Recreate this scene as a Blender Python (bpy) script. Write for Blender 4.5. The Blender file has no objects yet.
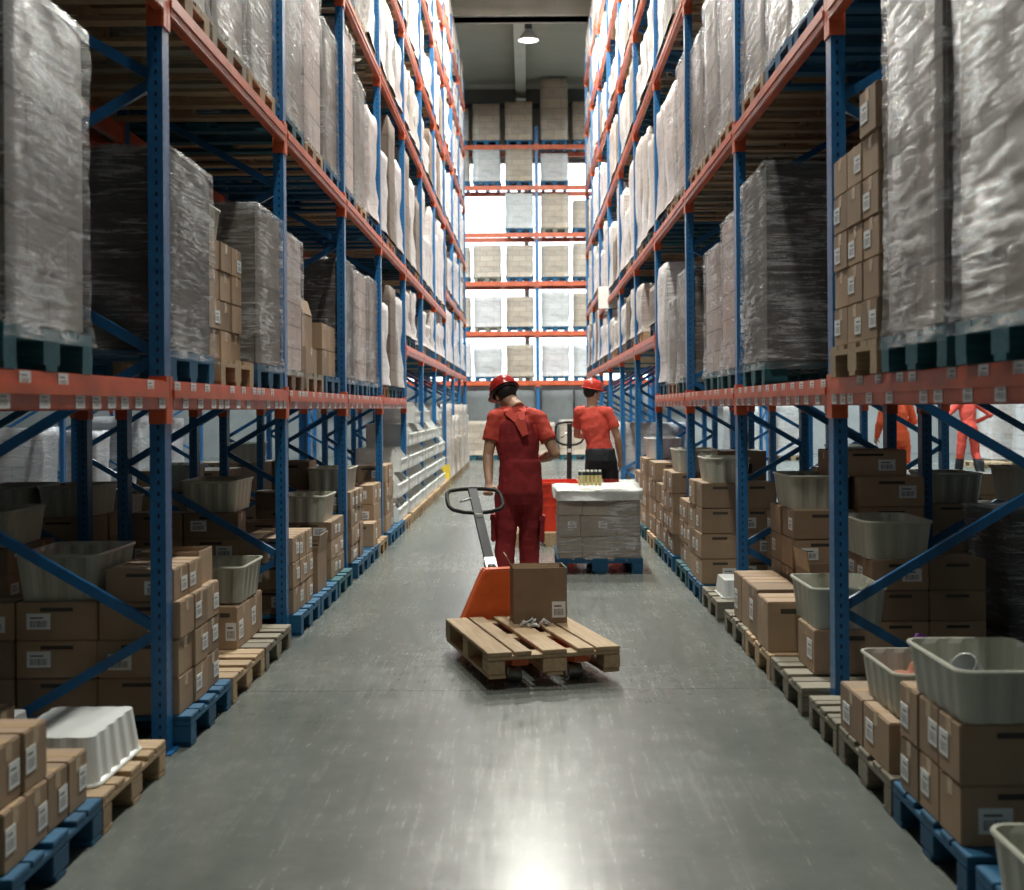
import bpy, bmesh, math, random
from mathutils import Vector, Matrix, noise, Euler
R = random.Random(7)
PI = math.pi
C = bpy.context.scene.collection
sc = bpy.context.scene
sc.view_settings.view_transform = 'Standard'
sc.view_settings.look = 'None'
sc.view_settings.gamma = 1
sc.view_settings.use_curve_mapping = False
sc.view_settings.exposure = 0.0
H = 1.55; F = 1260.0

# ------------------------------------------------------------------ materials
def newmat(name):
    m = bpy.data.materials.new(name); m.use_nodes = True
    nt = m.node_tree; b = nt.nodes['Principled BSDF']
    return m, nt, b
def N(nt, t, **k):
    n = nt.nodes.new(t)
    for a, v in k.items(): setattr(n, a, v)
    return n
def L(nt, a, b): nt.links.new(a, b)
def rgba(c): return (c[0], c[1], c[2], 1)
def mathn(nt, op, a, b=None, c=None):
    n = N(nt, 'ShaderNodeMath', operation=op)
    for i, v in enumerate((a, b, c)):
        if v is None: continue
        if hasattr(v, 'is_output') or hasattr(v, 'links'): L(nt, v, n.inputs[i])
        else: n.inputs[i].default_value = v
    return n.outputs[0]
def ramp(nt, fac, stops):
    r = N(nt, 'ShaderNodeValToRGB')
    e = r.color_ramp.elements
    while len(e) < len(stops): e.new(0.5)
    for i, (p, c) in enumerate(stops):
        e[i].position = p
        e[i].color = rgba(c) if hasattr(c, '__len__') else (c, c, c, 1)
    L(nt, fac, r.inputs[0]); return r.outputs[0]
def mixc(nt, fac, a, b, mode='MIX'):
    n = N(nt, 'ShaderNodeMix', data_type='RGBA', blend_type=mode)
    if hasattr(fac, 'links'): L(nt, fac, n.inputs[0])
    else: n.inputs[0].default_value = fac
    for i, v in ((6, a), (7, b)):
        if hasattr(v, 'links'): L(nt, v, n.inputs[i])
        else: n.inputs[i].default_value = rgba(v)
    return n.outputs[2]
def coords(nt, kind='Object', scale=(1, 1, 1), rot=(0, 0, 0)):
    t = N(nt, 'ShaderNodeTexCoord'); m = N(nt, 'ShaderNodeMapping')
    m.inputs['Scale'].default_value = scale; m.inputs['Rotation'].default_value = rot
    L(nt, t.outputs[kind], m.inputs[0]); return m.outputs[0]
def noisetex(nt, vec, scale, detail=4, rough=.6, dist=0):
    n = N(nt, 'ShaderNodeTexNoise'); L(nt, vec, n.inputs['Vector'])
    n.inputs['Scale'].default_value = scale; n.inputs['Detail'].default_value = detail
    n.inputs['Roughness'].default_value = rough; n.inputs['Distortion'].default_value = dist
    return n.outputs[0]
def bump(nt, b, h, strength=.3, dist=.01):
    n = N(nt, 'ShaderNodeBump'); n.inputs['Strength'].default_value = strength
    n.inputs['Distance'].default_value = dist
    L(nt, h, n.inputs['Height']); L(nt, n.outputs[0], b.inputs['Normal'])
def simple(name, col, rough=.5, metal=0, var=.15, nscale=6, objvar=0, bumps=0):
    m, nt, b = newmat(name)
    v = coords(nt)
    n = noisetex(nt, v, nscale, 5)
    c = ramp(nt, n, [(.3, [x * (1 - var) for x in col]), (.7, [min(1, x * (1 + var)) for x in col])])
    if objvar:
        oi = N(nt, 'ShaderNodeObjectInfo')
        f = mathn(nt, 'MULTIPLY_ADD', oi.outputs['Random'], 2 * objvar, 1 - objvar)
        hs = N(nt, 'ShaderNodeHueSaturation'); L(nt, c, hs.inputs['Color']); L(nt, f, hs.inputs['Value'])
        c = hs.outputs[0]
    L(nt, c, b.inputs['Base Color'])
    b.inputs['Roughness'].default_value = rough; b.inputs['Metallic'].default_value = metal
    if bumps: bump(nt, b, noisetex(nt, v, nscale * 4, 3), bumps, .01)
    return m

M = {}
def mat_upright():
    m, nt, b = newmat('blue_painted_steel')
    t = N(nt, 'ShaderNodeTexCoord'); s = N(nt, 'ShaderNodeSeparateXYZ'); L(nt, t.outputs['Object'], s.inputs[0])
    g = N(nt, 'ShaderNodeNewGeometry'); vt = N(nt, 'ShaderNodeVectorTransform', vector_type='NORMAL', convert_from='WORLD', convert_to='OBJECT')
    L(nt, g.outputs['Normal'], vt.inputs[0]); ns = N(nt, 'ShaderNodeSeparateXYZ'); L(nt, vt.outputs[0], ns.inputs[0])
    z = mathn(nt, 'FRACT', mathn(nt, 'MULTIPLY', s.outputs[2], 20.0))
    zz = mathn(nt, 'LESS_THAN', mathn(nt, 'ABSOLUTE', mathn(nt, 'SUBTRACT', z, .5)), .2)
    fx = mathn(nt, 'GREATER_THAN', mathn(nt, 'ABSOLUTE', ns.outputs[1]), .8)
    hx = mathn(nt, 'LESS_THAN', mathn(nt, 'ABSOLUTE', mathn(nt, 'ADD', s.outputs[0], .004)), .0052)
    a = mathn(nt, 'MULTIPLY', fx, hx)
    fy = mathn(nt, 'GREATER_THAN', mathn(nt, 'ABSOLUTE', ns.outputs[0]), .8)
    hy = mathn(nt, 'LESS_THAN', mathn(nt, 'ABSOLUTE', mathn(nt, 'SUBTRACT', mathn(nt, 'ABSOLUTE', s.outputs[1]), .036)), .005)
    bb = mathn(nt, 'MULTIPLY', fy, hy)
    hole = mathn(nt, 'MULTIPLY', mathn(nt, 'MAXIMUM', a, bb), zz)
    n = noisetex(nt, coords(nt), 14, 5, .7)
    paint = ramp(nt, n, [(.3, (.012, .105, .27)), (.68, (.02, .15, .36)), (.8, (.12, .2, .3))])
    L(nt, mixc(nt, hole, paint, (.002, .01, .025)), b.inputs['Base Color'])
    b.inputs['Roughness'].default_value = .32
    return m
M['blue'] = mat_upright()
M['bluep'] = simple('blue_brace_paint', (.015, .12, .30), .35, var=.2)
M['orange'] = simple('orange_beam_paint', (.55, .10, .035), .36, var=.25, nscale=5)
M['yellow'] = simple('yellow_guard_paint', (.75, .6, .06), .4)
M['steel'] = simple('galvanised_steel', (.45, .46, .46), .4, .6)
M['dark'] = simple('dark_steel', (.035, .04, .045), .45, .0)
M['darkrub'] = simple('black_rubber', (.012, .012, .012), .7)
def mat_wood(name, c1, c2, objvar=.18):
    m, nt, b = newmat(name)
    v = coords(nt, 'Object', (2, 26, 26)); n = noisetex(nt, v, 1.6, 6, .65, .4)
    n2 = noisetex(nt, coords(nt), 3.0, 3)
    c = ramp(nt, n, [(.25, c1), (.75, c2)])
    c = mixc(nt, mathn(nt, 'MULTIPLY', n2, .35), c, [x * .45 for x in c1])
    oi = N(nt, 'ShaderNodeObjectInfo'); hs = N(nt, 'ShaderNodeHueSaturation')
    L(nt, c, hs.inputs['Color']); L(nt, mathn(nt, 'MULTIPLY_ADD', oi.outputs['Random'], 2 * objvar, 1 - objvar), hs.inputs['Value'])
    L(nt, hs.outputs[0], b.inputs['Base Color']); b.inputs['Roughness'].default_value = .75
    bump(nt, b, n, .3, .004); return m
M['wood'] = mat_wood('raw_pallet_wood', (.30, .20, .11), (.56, .41, .25))
M['bluewood'] = mat_wood('blue_painted_wood', (.006, .075, .17), (.012, .125, .24))
M['tealwood'] = mat_wood('teal_painted_wood', (.006, .06, .085), (.02, .15, .19))
M['greywood'] = mat_wood('weathered_wood', (.16, .14, .10), (.32, .29, .22))
def mat_carton(name, c1, c2, objvar=.16):
    m, nt, b = newmat(name)
    v = coords(nt, 'Object', (1, 1, 1)); n = noisetex(nt, v, 3.5, 5)
    f = noisetex(nt, coords(nt, 'Object', (60, 60, 2)), 2, 2)
    c = ramp(nt, n, [(.3, c1), (.7, c2)])
    c = mixc(nt, mathn(nt, 'MULTIPLY', f, .12), c, (.12, .07, .03))
    oi = N(nt, 'ShaderNodeObjectInfo'); hs = N(nt, 'ShaderNodeHueSaturation')
    L(nt, c, hs.inputs['Color']); L(nt, mathn(nt, 'MULTIPLY_ADD', oi.outputs['Random'], 2 * objvar, 1 - objvar), hs.inputs['Value'])
    L(nt, hs.outputs[0], b.inputs['Base Color']); b.inputs['Roughness'].default_value = .7
    bump(nt, b, n, .15, .01); return m
M['carton'] = mat_carton('brown_cardboard', (.27, .18, .11), (.36, .25, .16), .28)
M['cartin'] = simple('cardboard_inside', (.5, .36, .23), .8)
M['tape'] = simple('packing_tape', (.50, .36, .22), .25, var=.05)
M['print'] = simple('printed_ink', (.05, .04, .03), .6)
def mat_label():
    m, nt, b = newmat('white_barcode_label')
    t = N(nt, 'ShaderNodeTexCoord'); s = N(nt, 'ShaderNodeSeparateXYZ'); L(nt, t.outputs['Generated'], s.inputs[0])
    # generated: long in-plane axes; x+y is across, z is up
    u = mathn(nt, 'FRACT', mathn(nt, 'MULTIPLY', mathn(nt, 'ADD', s.outputs[0], s.outputs[1]), 1.0))
    w = N(nt, 'ShaderNodeTexNoise', noise_dimensions='1D'); L(nt, mathn(nt, 'MULTIPLY', u, 40.0), w.inputs['W']); w.inputs['Scale'].default_value = 1; w.inputs['Detail'].default_value = 0
    bar = mathn(nt, 'GREATER_THAN', w.outputs[0], .5)
    z = s.outputs[2]
    inz = mathn(nt, 'MULTIPLY', mathn(nt, 'GREATER_THAN', z, .14), mathn(nt, 'LESS_THAN', z, .55))
    inu = mathn(nt, 'MULTIPLY', mathn(nt, 'GREATER_THAN', u, .14), mathn(nt, 'LESS_THAN', u, .86))
    k = mathn(nt, 'MULTIPLY', mathn(nt, 'MULTIPLY', inz, inu), bar)
    l1 = mathn(nt, 'MULTIPLY', mathn(nt, 'LESS_THAN', mathn(nt, 'ABSOLUTE', mathn(nt, 'SUBTRACT', z, .72)), .05), mathn(nt, 'MULTIPLY', mathn(nt, 'GREATER_THAN', u, .15), mathn(nt, 'LESS_THAN', u, .7)))
    k = mathn(nt, 'MAXIMUM', k, l1)
    L(nt, mixc(nt, k, (.74, .75, .75), (.1, .1, .1)), b.inputs['Base Color']); b.inputs['Roughness'].default_value = .45
    return m
M['label'] = mat_label()
M['tub'] = simple('milky_plastic', (.50, .50, .42), .38, var=.1, nscale=3, objvar=.1)
M['whitetub'] = simple('white_plastic', (.72, .74, .72), .35, var=.06)
M['redplastic'] = simple('red_plastic', (.72, .05, .02), .35, var=.1)
M['jackorange'] = simple('orange_enamel', (.68, .12, .025), .38, var=.2, nscale=4)
M['concrete'] = simple('concrete_grey', (.30, .31, .28), .8, var=.15, nscale=1.2, bumps=.2)
M['wallgrey'] = simple('grey_wall_panel', (.17, .175, .16), .7, var=.12, nscale=1.5)
M['walllow'] = simple('grey_wall_render', (.30, .30, .29), .7, var=.12, nscale=1.5)
M['ceil'] = simple('ceiling_sheet', (.40, .41, .34), .7, var=.08, nscale=1)
M['beamc'] = simple('girder_concrete', (.22, .24, .21), .8, var=.15, nscale=1)
def mat_floor():
    m, nt, b = newmat('polished_concrete')
    v = coords(nt)
    n1 = noisetex(nt, v, .55, 6, .6, .3); n2 = noisetex(nt, v, 7, 6, .7); n3 = noisetex(nt, coords(nt, 'Object', (1.0, .16, 1)), 5, 4, .7)
    n = mathn(nt, 'ADD', mathn(nt, 'MULTIPLY', n1, .5), mathn(nt, 'ADD', mathn(nt, 'MULTIPLY', n2, .3), mathn(nt, 'MULTIPLY', n3, .2)))
    c = ramp(nt, n, [(.32, (.085, .10, .092)), (.5, (.13, .143, .13)), (.66, (.185, .195, .178))])
    t = N(nt, 'ShaderNodeTexCoord'); s = N(nt, 'ShaderNodeSeparateXYZ'); L(nt, t.outputs['Object'], s.inputs[0])
    y = mathn(nt, 'ABSOLUTE', mathn(nt, 'SUBTRACT', mathn(nt, 'FRACT', mathn(nt, 'DIVIDE', mathn(nt, 'SUBTRACT', s.outputs[1], 3.93), 6.0)), .5))
    j = mathn(nt, 'LESS_THAN', y, .0013)
    sp = noisetex(nt, v, 38, 2, .5); sp = mathn(nt, 'GREATER_THAN', sp, .735)
    c = mixc(nt, mathn(nt, 'MULTIPLY', sp, .35), c, (.5, .5, .47))
    L(nt, mixc(nt, mathn(nt, 'MULTIPLY', j, .8), c, (.05, .055, .05)), b.inputs['Base Color'])
    scr = noisetex(nt, coords(nt, 'Object', (9, .35, 1), (0, 0, .12)), 4, 5, .75, .6)
    rr = ramp(nt, mathn(nt, 'ADD', mathn(nt, 'MULTIPLY', n, .6), mathn(nt, 'MULTIPLY', scr, .4)), [(.35, .17), (.65, .33)])
    L(nt, rr, b.inputs['Roughness'])
    b.inputs['Specular IOR Level'].default_value = .5
    bump(nt, b, n2, .02, .01)
    return m
M['floor'] = mat_floor()
def mat_film(name='clear_stretch_film', lo=.04, mid=.16, hi=.62):
    m, nt, b = newmat(name)
    v = coords(nt, 'Object', (1.0, 1.0, 9.0), (.30, .22, 0))
    n = noisetex(nt, v, 2.6, 7, .72, 1.6)
    n2 = noisetex(nt, coords(nt), 1.7, 3, .5, .8)
    fine = noisetex(nt, coords(nt, 'Object', (1, 1, 1)), 26, 4, .7, 1.5)
    a = mathn(nt, 'ADD', mathn(nt, 'MULTIPLY', n, .6), mathn(nt, 'ADD', mathn(nt, 'MULTIPLY', n2, .35), mathn(nt, 'MULTIPLY', fine, .12)))
    L(nt, ramp(nt, a, [(.44, lo), (.53, mid), (.62, hi)]), b.inputs['Alpha'])
    b.inputs['Base Color'].default_value = (.60, .60, .60, 1)
    b.inputs['Roughness'].default_value = .17
    b.inputs['Specular IOR Level'].default_value = .8
    hgt = mathn(nt, 'ADD', n, mathn(nt, 'MULTIPLY', fine, .35))
    bump(nt, b, hgt, .75, .016)
    return m
M['film'] = mat_film()
M['filmclear'] = mat_film('thin_clear_film', .04, .14, .75)
def mat_bundle(name, cols, white=.5, film=.0):
    """stacked cartons seen in a load: courses of boxes; cols = colours chosen per object"""
    m, nt, b = newmat(name)
    t = N(nt, 'ShaderNodeTexCoord'); s = N(nt, 'ShaderNodeSeparateXYZ'); L(nt, t.outputs['Object'], s.inputs[0])
    cb = N(nt, 'ShaderNodeCombineXYZ'); L(nt, mathn(nt, 'ADD', s.outputs[0], s.outputs[1]), cb.inputs[0]); L(nt, s.outputs[2], cb.inputs[1])
    br = N(nt, 'ShaderNodeTexBrick'); L(nt, cb.outputs[0], br.inputs['Vector'])
    br.inputs['Scale'].default_value = 1; br.inputs['Brick Width'].default_value = .4; br.inputs['Row Height'].default_value = .21
    br.inputs['Mortar Size'].default_value = .008; br.offset = .5
    oi = N(nt, 'ShaderNodeObjectInfo')
    base = ramp(nt, oi.outputs['Random'], [(i / (len(cols) - 1), c) for i, c in enumerate(cols)])
    br.inputs['Color1'].default_value = (1, 1, 1, 1); br.inputs['Color2'].default_value = (.72, .72, .72, 1); br.inputs['Mortar'].default_value = (.42, .42, .42, 1)
    c = mixc(nt, 1, base, br.outputs[0], 'MULTIPLY')
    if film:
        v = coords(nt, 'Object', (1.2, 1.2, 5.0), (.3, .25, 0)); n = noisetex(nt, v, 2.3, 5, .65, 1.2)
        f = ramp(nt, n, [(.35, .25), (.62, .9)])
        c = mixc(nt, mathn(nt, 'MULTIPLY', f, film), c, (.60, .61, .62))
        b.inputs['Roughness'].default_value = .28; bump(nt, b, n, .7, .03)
    else:
        b.inputs['Roughness'].default_value = .7
    L(nt, c, b.inputs['Base Color'])
    return m
M['bundle'] = mat_bundle('stacked_cartons', [(.15, .105, .07), (.14, .11, .088), (.22, .175, .15), (.14, .10, .07), (.20, .17, .15)])
M['bundledark'] = mat_bundle('stacked_dark_cartons', [(.05, .042, .035), (.065, .055, .045)])
M['bundlepink'] = mat_bundle('stacked_pale_cartons', [(.50, .33, .29), (.52, .40, .36), (.48, .38, .35)])
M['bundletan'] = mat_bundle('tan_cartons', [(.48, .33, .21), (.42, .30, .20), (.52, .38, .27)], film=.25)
M['greycover'] = simple('grey_cover_sheet', (.13, .13, .125), .7, var=.2, nscale=3, bumps=.4)
M['tillerpaint'] = simple('charcoal_paint', (.02, .023, .027), .65)
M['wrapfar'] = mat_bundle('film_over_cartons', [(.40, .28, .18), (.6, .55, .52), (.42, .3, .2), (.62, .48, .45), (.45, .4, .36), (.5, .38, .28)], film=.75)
M['skin'] = simple('skin', (.50, .29, .19), .5, var=.08)
M['hair'] = simple('dark_hair', (.012, .009, .008), .6)
M['shirt'] = simple('red_jersey', (.62, .07, .045), .8, var=.12, bumps=.3)
M['overall'] = simple('dark_red_twill', (.30, .022, .026), .85, var=.15, bumps=.3)
M['orangecloth'] = simple('orange_workwear', (.85, .11, .03), .8, var=.12, bumps=.3)
M['blackcloth'] = simple('black_cloth', (.012, .014, .018), .8)
M['helmet'] = simple('red_helmet_shell', (.42, .02, .018), .22, var=.05)
M['helmet2'] = simple('bright_red_helmet_shell', (.62, .05, .03), .22, var=.05)
M['sack'] = simple('white_woven_sack', (.62, .63, .62), .6, var=.1, nscale=5, bumps=.5, objvar=.1)
M['purple'] = simple('purple_plastic', (.2, .04, .25), .5)
M['rust'] = simple('rust_cloth', (.35, .12, .06), .8)
M['bottle'] = simple('yellow_tube_plastic', (.7, .6, .25), .35)
M['cream'] = simple('cream_cap', (.7, .68, .6), .5)
def emis(name, col, s):
    m = bpy.data.materials.new(name); m.use_nodes = True; nt = m.node_tree
    nt.nodes.remove(nt.nodes['Principled BSDF']); e = N(nt, 'ShaderNodeEmission')
    e.inputs[0].default_value = rgba(col); e.inputs[1].default_value = s
    L(nt, e.outputs[0], nt.nodes['Material Output'].inputs[0]); return m
M['daylight'] = emis('daylit_sheet', (.86, .96, 1.0), 2.6)
M['lens'] = emis('lamp_lens', (1, .96, .88), 6)

# ------------------------------------------------------------------ mesh tools
class MB:
    def __init__(s): s.v = []; s.f = []; s.m = []; s.mats = []; s.sm = []
    def mi(s, m):
        m = M[m] if isinstance(m, str) else m
        if m not in s.mats: s.mats.append(m)
        return s.mats.index(m)
    def add(s, vs, fs, m, smooth=False):
        o = len(s.v); k = s.mi(m); s.v += [tuple(x) for x in vs]
        for f in fs: s.f.append([o + i for i in f]); s.m.append(k); s.sm.append(smooth)
        return s
    def box(s, x0, x1, y0, y1, z0, z1, m, mt=None):
        vs = [(x, y, z) for z in (z0, z1) for y in (y0, y1) for x in (x0, x1)]
        fs = [(0, 2, 3, 1), (4, 5, 7, 6), (0, 1, 5, 4), (2, 6, 7, 3), (0, 4, 6, 2), (1, 3, 7, 5)]
        if mt is not None: vs = [mt @ Vector(v) for v in vs]
        return s.add(vs, fs, m)
    def cbox(s, c, d, m, mt=None):
        return s.box(c[0]-d[0]/2, c[0]+d[0]/2, c[1]-d[1]/2, c[1]+d[1]/2, c[2]-d[2]/2, c[2]+d[2]/2, m, mt)
    def bevbox(s, x0, x1, y0, y1, z0, z1, b, m, mt=None):
        bm = bmesh.new(); bmesh.ops.create_cube(bm, size=1)
        for v in bm.verts: v.co = Vector(((x0+x1)/2 + v.co.x*(x1-x0), (y0+y1)/2 + v.co.y*(y1-y0), (z0+z1)/2 + v.co.z*(z1-z0)))
        bmesh.ops.bevel(bm, geom=bm.edges[:], offset=b, segments=2, affect='EDGES')
        s.bm(bm, m, mt); bm.free(); return s
    def bm(s, bm, m, mt=None, smooth=False):
        bm.verts.index_update()
        vs = [(mt @ v.co) if mt is not None else v.co for v in bm.verts]
        return s.add(vs, [[v.index for v in f.verts] for f in bm.faces], m, smooth)
    def bar(s, a, b, w, h, m, up=(0, 0, 1)):
        a, b = Vector(a), Vector(b); d = (b-a).normalized(); u = Vector(up)
        sx = d.cross(u)
        if sx.length < 1e-4: sx = d.cross(Vector((1, 0, 0)))
        sx.normalize(); u = sx.cross(d)
        vs = [p + sx*(i*w/2) + u*(j*h/2) for p in (a, b) for (i, j) in ((-1, -1), (1, -1), (1, 1), (-1, 1))]
        return s.add(vs, [(0, 3, 2, 1), (4, 5, 6, 7), (0, 1, 5, 4), (1, 2, 6, 5), (2, 3, 7, 6), (3, 0, 4, 7)], m)
    def tube(s, pts, rad, m, n=12, cap=True, closed=False, sq=1.0):
        pts = [Vector(p) for p in pts]; k = len(pts)
        rad = rad if hasattr(rad, '__len__') else [rad]*k
        vs = []; ref = None
        for i, p in enumerate(pts):
            if closed: d = pts[(i+1) % k] - pts[i-1]
            else: d = pts[min(i+1, k-1)] - pts[max(i-1, 0)]
            d.normalize()
            if ref is None: ref = Vector((1, 0, 0)) if abs(d.x) < .8 else Vector((0, 1, 0))
            u = (ref - d*ref.dot(d)).normalized(); ref = u; w = d.cross(u)
            r = rad[i]; ra, rb = r if hasattr(r, '__len__') else (r, r*sq)
            for j in range(n):
                t = 2*PI*j/n; vs.append(p + u*math.cos(t)*ra + w*math.sin(t)*rb)
        fs = []
        for i in range(k if closed else k-1):
            for j in range(n):
                a, b = i*n+j, i*n+(j+1) % n; c, d = ((i+1) % k)*n+(j+1) % n, ((i+1) % k)*n+j
                fs.append((a, b, c, d))
        if cap and not closed: fs += [tuple(range(n-1, -1, -1)), tuple((k-1)*n+j for j in range(n))]
        return s.add(vs, fs, m, True)
    def sphere(s, c, r, m, sub=2, mt=None):
        bm = bmesh.new(); bmesh.ops.create_icosphere(bm, subdivisions=sub, radius=1)
        r = r if hasattr(r, '__len__') else (r, r, r)
        T = Matrix.Translation(c) @ (mt or Matrix.Identity(4)) @ Matrix.Diagonal((*r, 1))
        s.bm(bm, m, T, True); bm.free(); return s
    def lathe(s, prof, m, n=24, c=(0, 0, 0)):
        vs = []; k = len(prof)
        for r, z in prof:
            for j in range(n): t = 2*PI*j/n; vs.append((c[0]+r*math.cos(t), c[1]+r*math.sin(t), c[2]+z))
        fs = [(i*n+j, i*n+(j+1) % n, (i+1)*n+(j+1) % n, (i+1)*n+j) for i in range(k-1) for j in range(n)]
        return s.add(vs, fs, m, True)
    def prism(s, poly, z0, z1, m, mt=None):
        k = len(poly); vs = [(x, y, z) for z in (z0, z1) for x, y in poly]
        if mt is not None: vs = [mt @ Vector(v) for v in vs]
        return s.add(vs, [tuple(range(k-1, -1, -1)), tuple(range(k, 2*k))] + [(i, (i+1) % k, k+(i+1) % k, k+i) for i in range(k)], m)
    def mesh(s, name):
        me = bpy.data.meshes.new(name); me.from_pydata(s.v, [], s.f)
        for m in s.mats: me.materials.append(m)
        me.polygons.foreach_set('material_index', s.m); me.polygons.foreach_set('use_smooth', s.sm)
        me.update(); return me
def append_mesh(mb, me, mt):
    """merge a mesh (with its materials) into a builder"""
    o = len(mb.v); mb.v += [tuple(mt @ v.co) for v in me.vertices]
    mm = [mb.mi(x) for x in me.materials]
    for p in me.polygons:
        mb.f.append([o+i for i in p.vertices]); mb.m.append(mm[p.material_index]); mb.sm.append(p.use_smooth)
def obj(name, me, parent=None, loc=(0, 0, 0), rz=0):
    if isinstance(me, MB): me = me.mesh(name)
    o = bpy.data.objects.new(name, me); C.objects.link(o)
    o.location = loc; o.rotation_euler = (0, 0, rz)
    if parent is not None: o.parent = parent
    return o
def tag(o, label, cat, group=None, kind=None):
    if len(label.split()) > 15: label = label.replace('brown ', '', 1)
    o['label'] = label; o['category'] = cat
    if group: o['group'] = group
    if kind: o['kind'] = kind
    return o
def thing(name, label, cat, loc=(0, 0, 0), rz=0, group=None):
    return tag(obj(name, None, None, loc, rz), label, cat, group)
def struct(name, mb):
    o = obj(name, mb); o['kind'] = 'structure'; return o
def baked(name, mb, mods, parent=None, loc=(0, 0, 0), rz=0):
    t = bpy.data.objects.new('bake', mb.mesh('bake')); C.objects.link(t)
    for ty, kw in mods:
        md = t.modifiers.new('m', ty)
        for a, v in kw.items(): setattr(md, a, v)
    bpy.context.view_layer.update()
    me = bpy.data.meshes.new_from_object(t.evaluated_get(bpy.context.evaluated_depsgraph_get()))
    mats = list(mb.mats); bpy.data.objects.remove(t)
    if not me.materials:
        for m in mats: me.materials.append(m)
    me.polygons.foreach_set('use_smooth', [True]*len(me.polygons)); me.name = name
    return obj(name, me, parent, loc, rz)

# ------------------------------------------------------------------ setting
b = MB(); b.box(-17, 17, -5, 41.5, -.2, 0, 'floor'); struct('floor', b)
b = MB(); b.box(-17, 17, -5, 41.5, 12.0, 12.2, 'ceil')
for i in range(60): pass
struct('ceiling', b)
b = MB()
for i in range(155):
    b.box(-15, 15, 30.9 + i*.067, 30.925 + i*.067, 11.975, 12.0, 'ceil')
t = struct('trim_1', b)                                  # ribs of the roof sheeting
b = MB(); b.box(-17.2, -17, -5, 41.5, 0, 12, 'wallgrey'); struct('wall_left', b)
b = MB(); b.box(17, 17.2, -5, 41.5, 0, 12, 'walllow'); struct('wall_right', b)
b = MB(); b.box(-17, 17, -5.2, -5, 0, 12, 'wallgrey'); struct('wall_rear', b)
b = MB(); b.box(-17, 17, 41.3, 41.5, 0, 12, 'wallgrey'); b.box(-17, 17, 41.26, 41.3, 0, 2.25, 'walllow'); struct('wall_back', b)
for i in range(4):                                        # tall daylit sheets let into the far wall
    x0 = -6.4 + i*3.25
    b = MB(); b.box(x0, x0+3.1, 41.24, 41.3, 2.45, 9.55, 'daylight')
    w = struct('window_%d' % (i+1), b)
    f = MB()
    for xx in (x0-.06, x0+3.1): f.box(xx, xx+.06, 41.2, 41.3, 2.4, 9.6, 'walllow')
    for zz in (2.4, 9.54): f.box(x0-.06, x0+3.16, 41.2, 41.3, zz, zz+.05, 'walllow')
    obj('window_frame', f, w)
for i, y in enumerate((6, 18, 30)):
    b = MB(); b.bevbox(-17, 17, y-.25, y+.25, 10.8, 12.0, .03, 'beamc'); b.box(-17, 17, y-.35, y+.35, 10.8, 10.98, 'beamc'); struct('ceiling_girder_%d' % (i+1), b)
b = MB()
for x in (-12, -6, -.13, 6, 12): b.box(x-.16, x+.16, 30.3, 41.3, 11.55, 11.97, 'ceil')
struct('trim_2', b)
b = MB(); b.box(-17, 17, 41.15, 41.3, 11.35, 11.5, 'dark'); struct('trim_3', b)

# ------------------------------------------------------------------ pallet racks
def upright_mesh(h, slim=False):
    b = MB()
    w, d = .035, .05
    prof = [(-w, -d), (w, -d), (w, -.03), (w-.012, -.024), (w-.012, .024), (w, .03), (w, d), (-w, d)]
    b.prism(prof, 0, h, 'blue')
    return b.mesh('upright')
def ord_(n): return ['first', 'second', 'third', 'fourth', 'fifth', 'sixth', 'seventh', 'eighth', 'ninth', 'tenth', 'eleventh', 'twelfth', 'thirteenth'][n]

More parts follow.
